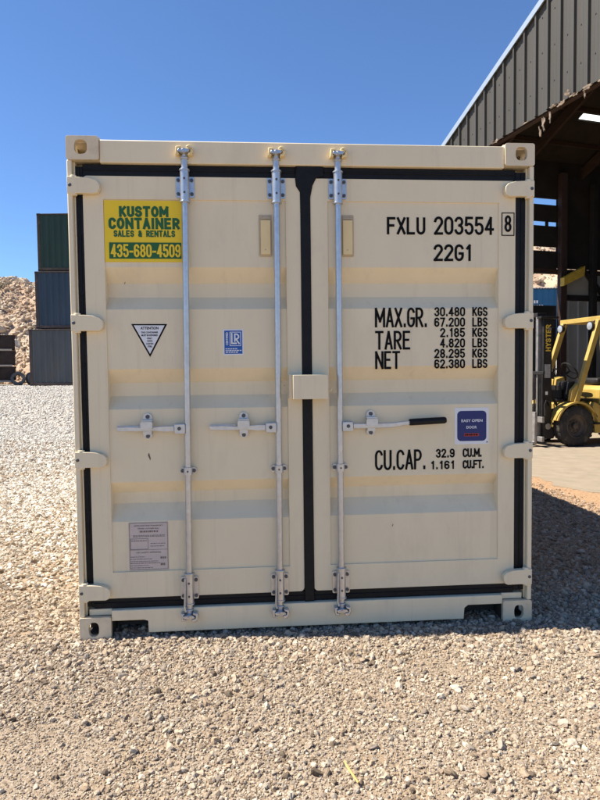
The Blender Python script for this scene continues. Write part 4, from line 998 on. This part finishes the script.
# seat and controls
mb = MB(); mb.box(-1.15, -.66, -.25, .25, 1.0805, 1.20); mb.box(-1.24, -1.12, -.25, .25, 1.2005, 1.68); mb.build('seat', M_fk, FK, bevel=.04, seg=3)
mb = MB(); mb.tube([(-.02, 0, 1.16), (-.25, 0, 1.33)], .022, 8)
c = Vector((-.26, 0, 1.34)); ax = Vector((-.8, 0, .6)); x_ = Vector((0, 1, 0)); y_ = ax.cross(x_)
mb.tube([c + (x_ * math.cos(2 * math.pi * i / 24) + y_ * math.sin(2 * math.pi * i / 24)) * .18 for i in range(25)], .014, 6)
for k in range(3): mb.tube([c, c + (x_ * math.cos(2.1 * k + .5) + y_ * math.sin(2.1 * k + .5)) * .18], .010, 6)
mb.build('steering_wheel', M_fk, FK)
mb = MB()
for k in range(3): mb.tube([(-.10 + .0, -.20 - .07 * k, 1.18), (-.16, -.20 - .07 * k, 1.36)], .009, 6); mb.lathe([(.001, -.022), (.02, -.012), (.02, .012), (.001, .022)], (-.162, -.2 - .07 * k, 1.375), 'z', 10)
mb.build('levers', M_fk, FK)
# overhead guard
for s_ in (1, -1):
    mb = MB(); mb.bar((.0, s_ * .49, .78), (-.50, s_ * .47, 2.24), .075, .10); mb.build('guard_pillar', M_fy, FK, bevel=.008)
    mb = MB(); mb.bar((-1.42, s_ * .45, 1.06), (-1.34, s_ * .46, 2.24), .06, .07); mb.build('guard_pillar', M_fy, FK, bevel=.008)
mb = MB(); zt_ = 2.27
mb.box(-.54, -.46, -.54, .54, zt_ - .045, zt_ + .045); mb.box(-1.42, -1.34, -.50, .50, zt_ - .035, zt_ + .035)
for s_ in (1, -1): mb.box(-1.3398, -.5402, s_ * .50 - .035, s_ * .50 + .035, zt_ - .033, zt_ + .033)
for k in range(-3, 4): mb.box(-1.3396, -.5404, k * .125 - .012, k * .125 + .012, zt_ - .02, zt_ + .03)
mb.build('overhead_guard', M_fy, FK, bevel=.01)
for s_ in (1, -1):
    mb = MB(); c = Vector((-.40, s_ * .40, 2.14))
    mb.lathe([(.02, -.05), (.065, -.02), (.078, .05), (.070, .055)], c, 'x', 18, 0, closed=False); mb.lathe([(.001, .062), (.05, .058), (.071, .050)], c, 'x', 18, 1, closed=False)
    mb.bar((c.x - .02, c.y, 2.18), (c.x - .07, c.y, 2.24), .02, .02)
    mb.build('headlight', [M_fk, M_lamp], FK)
# mast
mx0 = .50
for s_ in (1, -1):
    mb = MB(); yo = s_ * .36
    mb.box(mx0 - .10, mx0 + .07, yo - .012, yo + .012, .14, 2.26); 
    yi = yo - s_ * .05
    mb.box(mx0 - .10, mx0 - .078, min(yi, yo - s_ * .0125), max(yi, yo - s_ * .0125), .14, 2.26); mb.box(mx0 + .05, mx0 + .07, min(yi, yo - s_ * .0125), max(yi, yo - s_ * .0125), .14, 2.26)
    mb.build('mast_rail', M_fk, FK, bevel=.004)
    mb = MB(); yo = s_ * .285
    mb.box(mx0 - .06, mx0 + .13, yo - .010, yo + .010, .12, 2.30); mb.box(mx0 + .11, mx0 + .13, min(yo - s_ * .055, yo - s_ * .0105), max(yo - s_ * .055, yo - s_ * .0105), .12, 2.30)
    mb.build('inner_rail', M_fg, FK, bevel=.004)
    mb = MB(); mb.cyl((mx0 - .05, s_ * .22, .2), (mx0 - .05, s_ * .22, 2.15), .028, n=12); mb.build('lift_cylinder', M_fg, FK)
    mb = MB(); mb.cyl((mx0 - .11, s_ * .30, .62), (-.02, s_ * .25, .70), .035, n=10); mb.build('tilt_cylinder', M_fk, FK)
mb = MB()
for z in (.16, 1.2, 2.1): mb = MB(); mb.box(mx0 - .15, mx0 - .101, -.372, .372, z, z + .13); mb.build('mast_crossbar', M_fk, FK, bevel=.005)
mb = MB(); mb.box(mx0 - .06, mx0 + .13, -.274, .274, 2.302, 2.37); mb.build('mast_crossbar', M_fk, FK, bevel=.005)
mb = MB(); mb.box(mx0 - .2, mx0 + .16, .30, .42, 2.262, 2.30); mb.build('mast_cap', M_fk, FK, bevel=.005)
mb = MB()
for s_ in (-1, 1): mb.tube([(mx0 + .02, s_ * .12, .5), (mx0 + .02, s_ * .12, 2.2)], .016, 6)
mb.tube([(mx0 - .02, .05, .3), (mx0 - .04, .04, 1.2), (mx0 - .0, .06, 2.25), (mx0 + .05, .02, 2.3)], .018, 8); mb.build('lift_chain', M_fk, FK)
for q_, (ya, za) in enumerate(((.20, 1.6), (.245, 1.75), (-.18, 1.65))):
    mb = MB(); mb.tube([(-.02, ya * .6, .82), (.16, ya, .70), (.30, ya, .90), (.355, ya, 1.2), (.35, ya, za), (.37, ya, 2.1)], .016, 7); mb.build('hydraulic_hose', M_fk, FK)
for s_ in (1, -1):
    mb = MB(); c = Vector((mx0 - .02, s_ * .376, 1.9)); mb.cyl((mx0 - .05, s_ * .3725, 2.08), (mx0 - .05, s_ * .385, 2.08), .03, n=14); mb.cyl((mx0 - .02, s_ * .3725, .36), (mx0 - .02, s_ * .395, .36), .055, n=16); mb.build('mast_pivot', M_fg, FK)
# carriage, backrest, forks
mb = MB(); mb.box(mx0 + .135, mx0 + .185, -.50, .50, .44, .54); mb.box(mx0 + .135, mx0 + .185, -.50, .50, .10, .19)
for s_ in (1, -1): mb.box(mx0 + .09, mx0 + .1345, s_ * .24 - .02, s_ * .24 + .02, .10, .62)
mb.build('carriage', M_fg, FK, bevel=.006)
mb = MB()
for k in range(-4, 5): mb.box(mx0 + .14, mx0 + .165, k * .115 - .012, k * .115 + .012, .5405, 1.28)
mb.box(mx0 + .135, mx0 + .17, -.50, .50, 1.2805, 1.34); mb.build('load_backrest', M_fk, FK, bevel=.004)
for s_ in (1, -1):
    mb = MB(); y_ = s_ * .30
    mb.prism([[(mx0 + .186, .045), (mx0 + .186, .62), (mx0 + .226, .62), (mx0 + .236, .09), (mx0 + 1.28, .062), (mx0 + 1.30, .045)]], y_ - .055, y_ + .055, fn=xz); mb.build('fork', M_fg, FK, bevel=.004)
# lettering and decals on the near side of the mast
mb = MB(); yy_ = .3725
stroke_text(mb, 'HYSTER', .03, .50, 0, .105, .022, 0, 0, gap=.28, g=lambda a, b, d: (mx0 - .075 + b, yy_ + .0003 - d, 1.66 + a))
mb.build('lettering', mat('mast_lettering', (.70, .46, .05), .5), FK, smooth=0)
mb = MB(); mb.box(mx0 - .07, mx0 + .05, .3722, .3735, 1.22, 1.46); mb.build('decal', mat('mast_decal', (.32, .31, .29), .6, var=.3, scale=20), FK)
mb = MB(); mb.box(mx0 - .02, mx0 + .03, .3722, .3735, .92, .98); mb.build('decal', M_white, FK)
mb = MB(); mb.cyl((-1.62, -.34, 1.20), (-1.62, .34, 1.20), .15, n=20); mb.build('fuel_tank', M_fg, FK, bevel=.03)
mb = MB(); mb.tube([(mx0 - .06, .385, .72), (mx0 - .02, .40, .80), (mx0 + .03, .40, .82), (mx0 + .05, .385, .74), (mx0 + .04, .385, .55)], .02, 8); mb.build('hydraulic_hose', M_fk, FK)

# ------------------------------------------------------------------ straw on the gravel
mb = MB(); mb.tube([(.035, -1.245, .022), (.022, -1.205, .024), (.010, -1.165, .026), (.004, -1.140, .030)], [.0035, .0045, .0045, .003], 6)
tag(mb.build('straw', mat('straw_yellow', (.52, .36, .12), .7)), 'short yellow straw lying on the gravel in front of the container', 'straw')
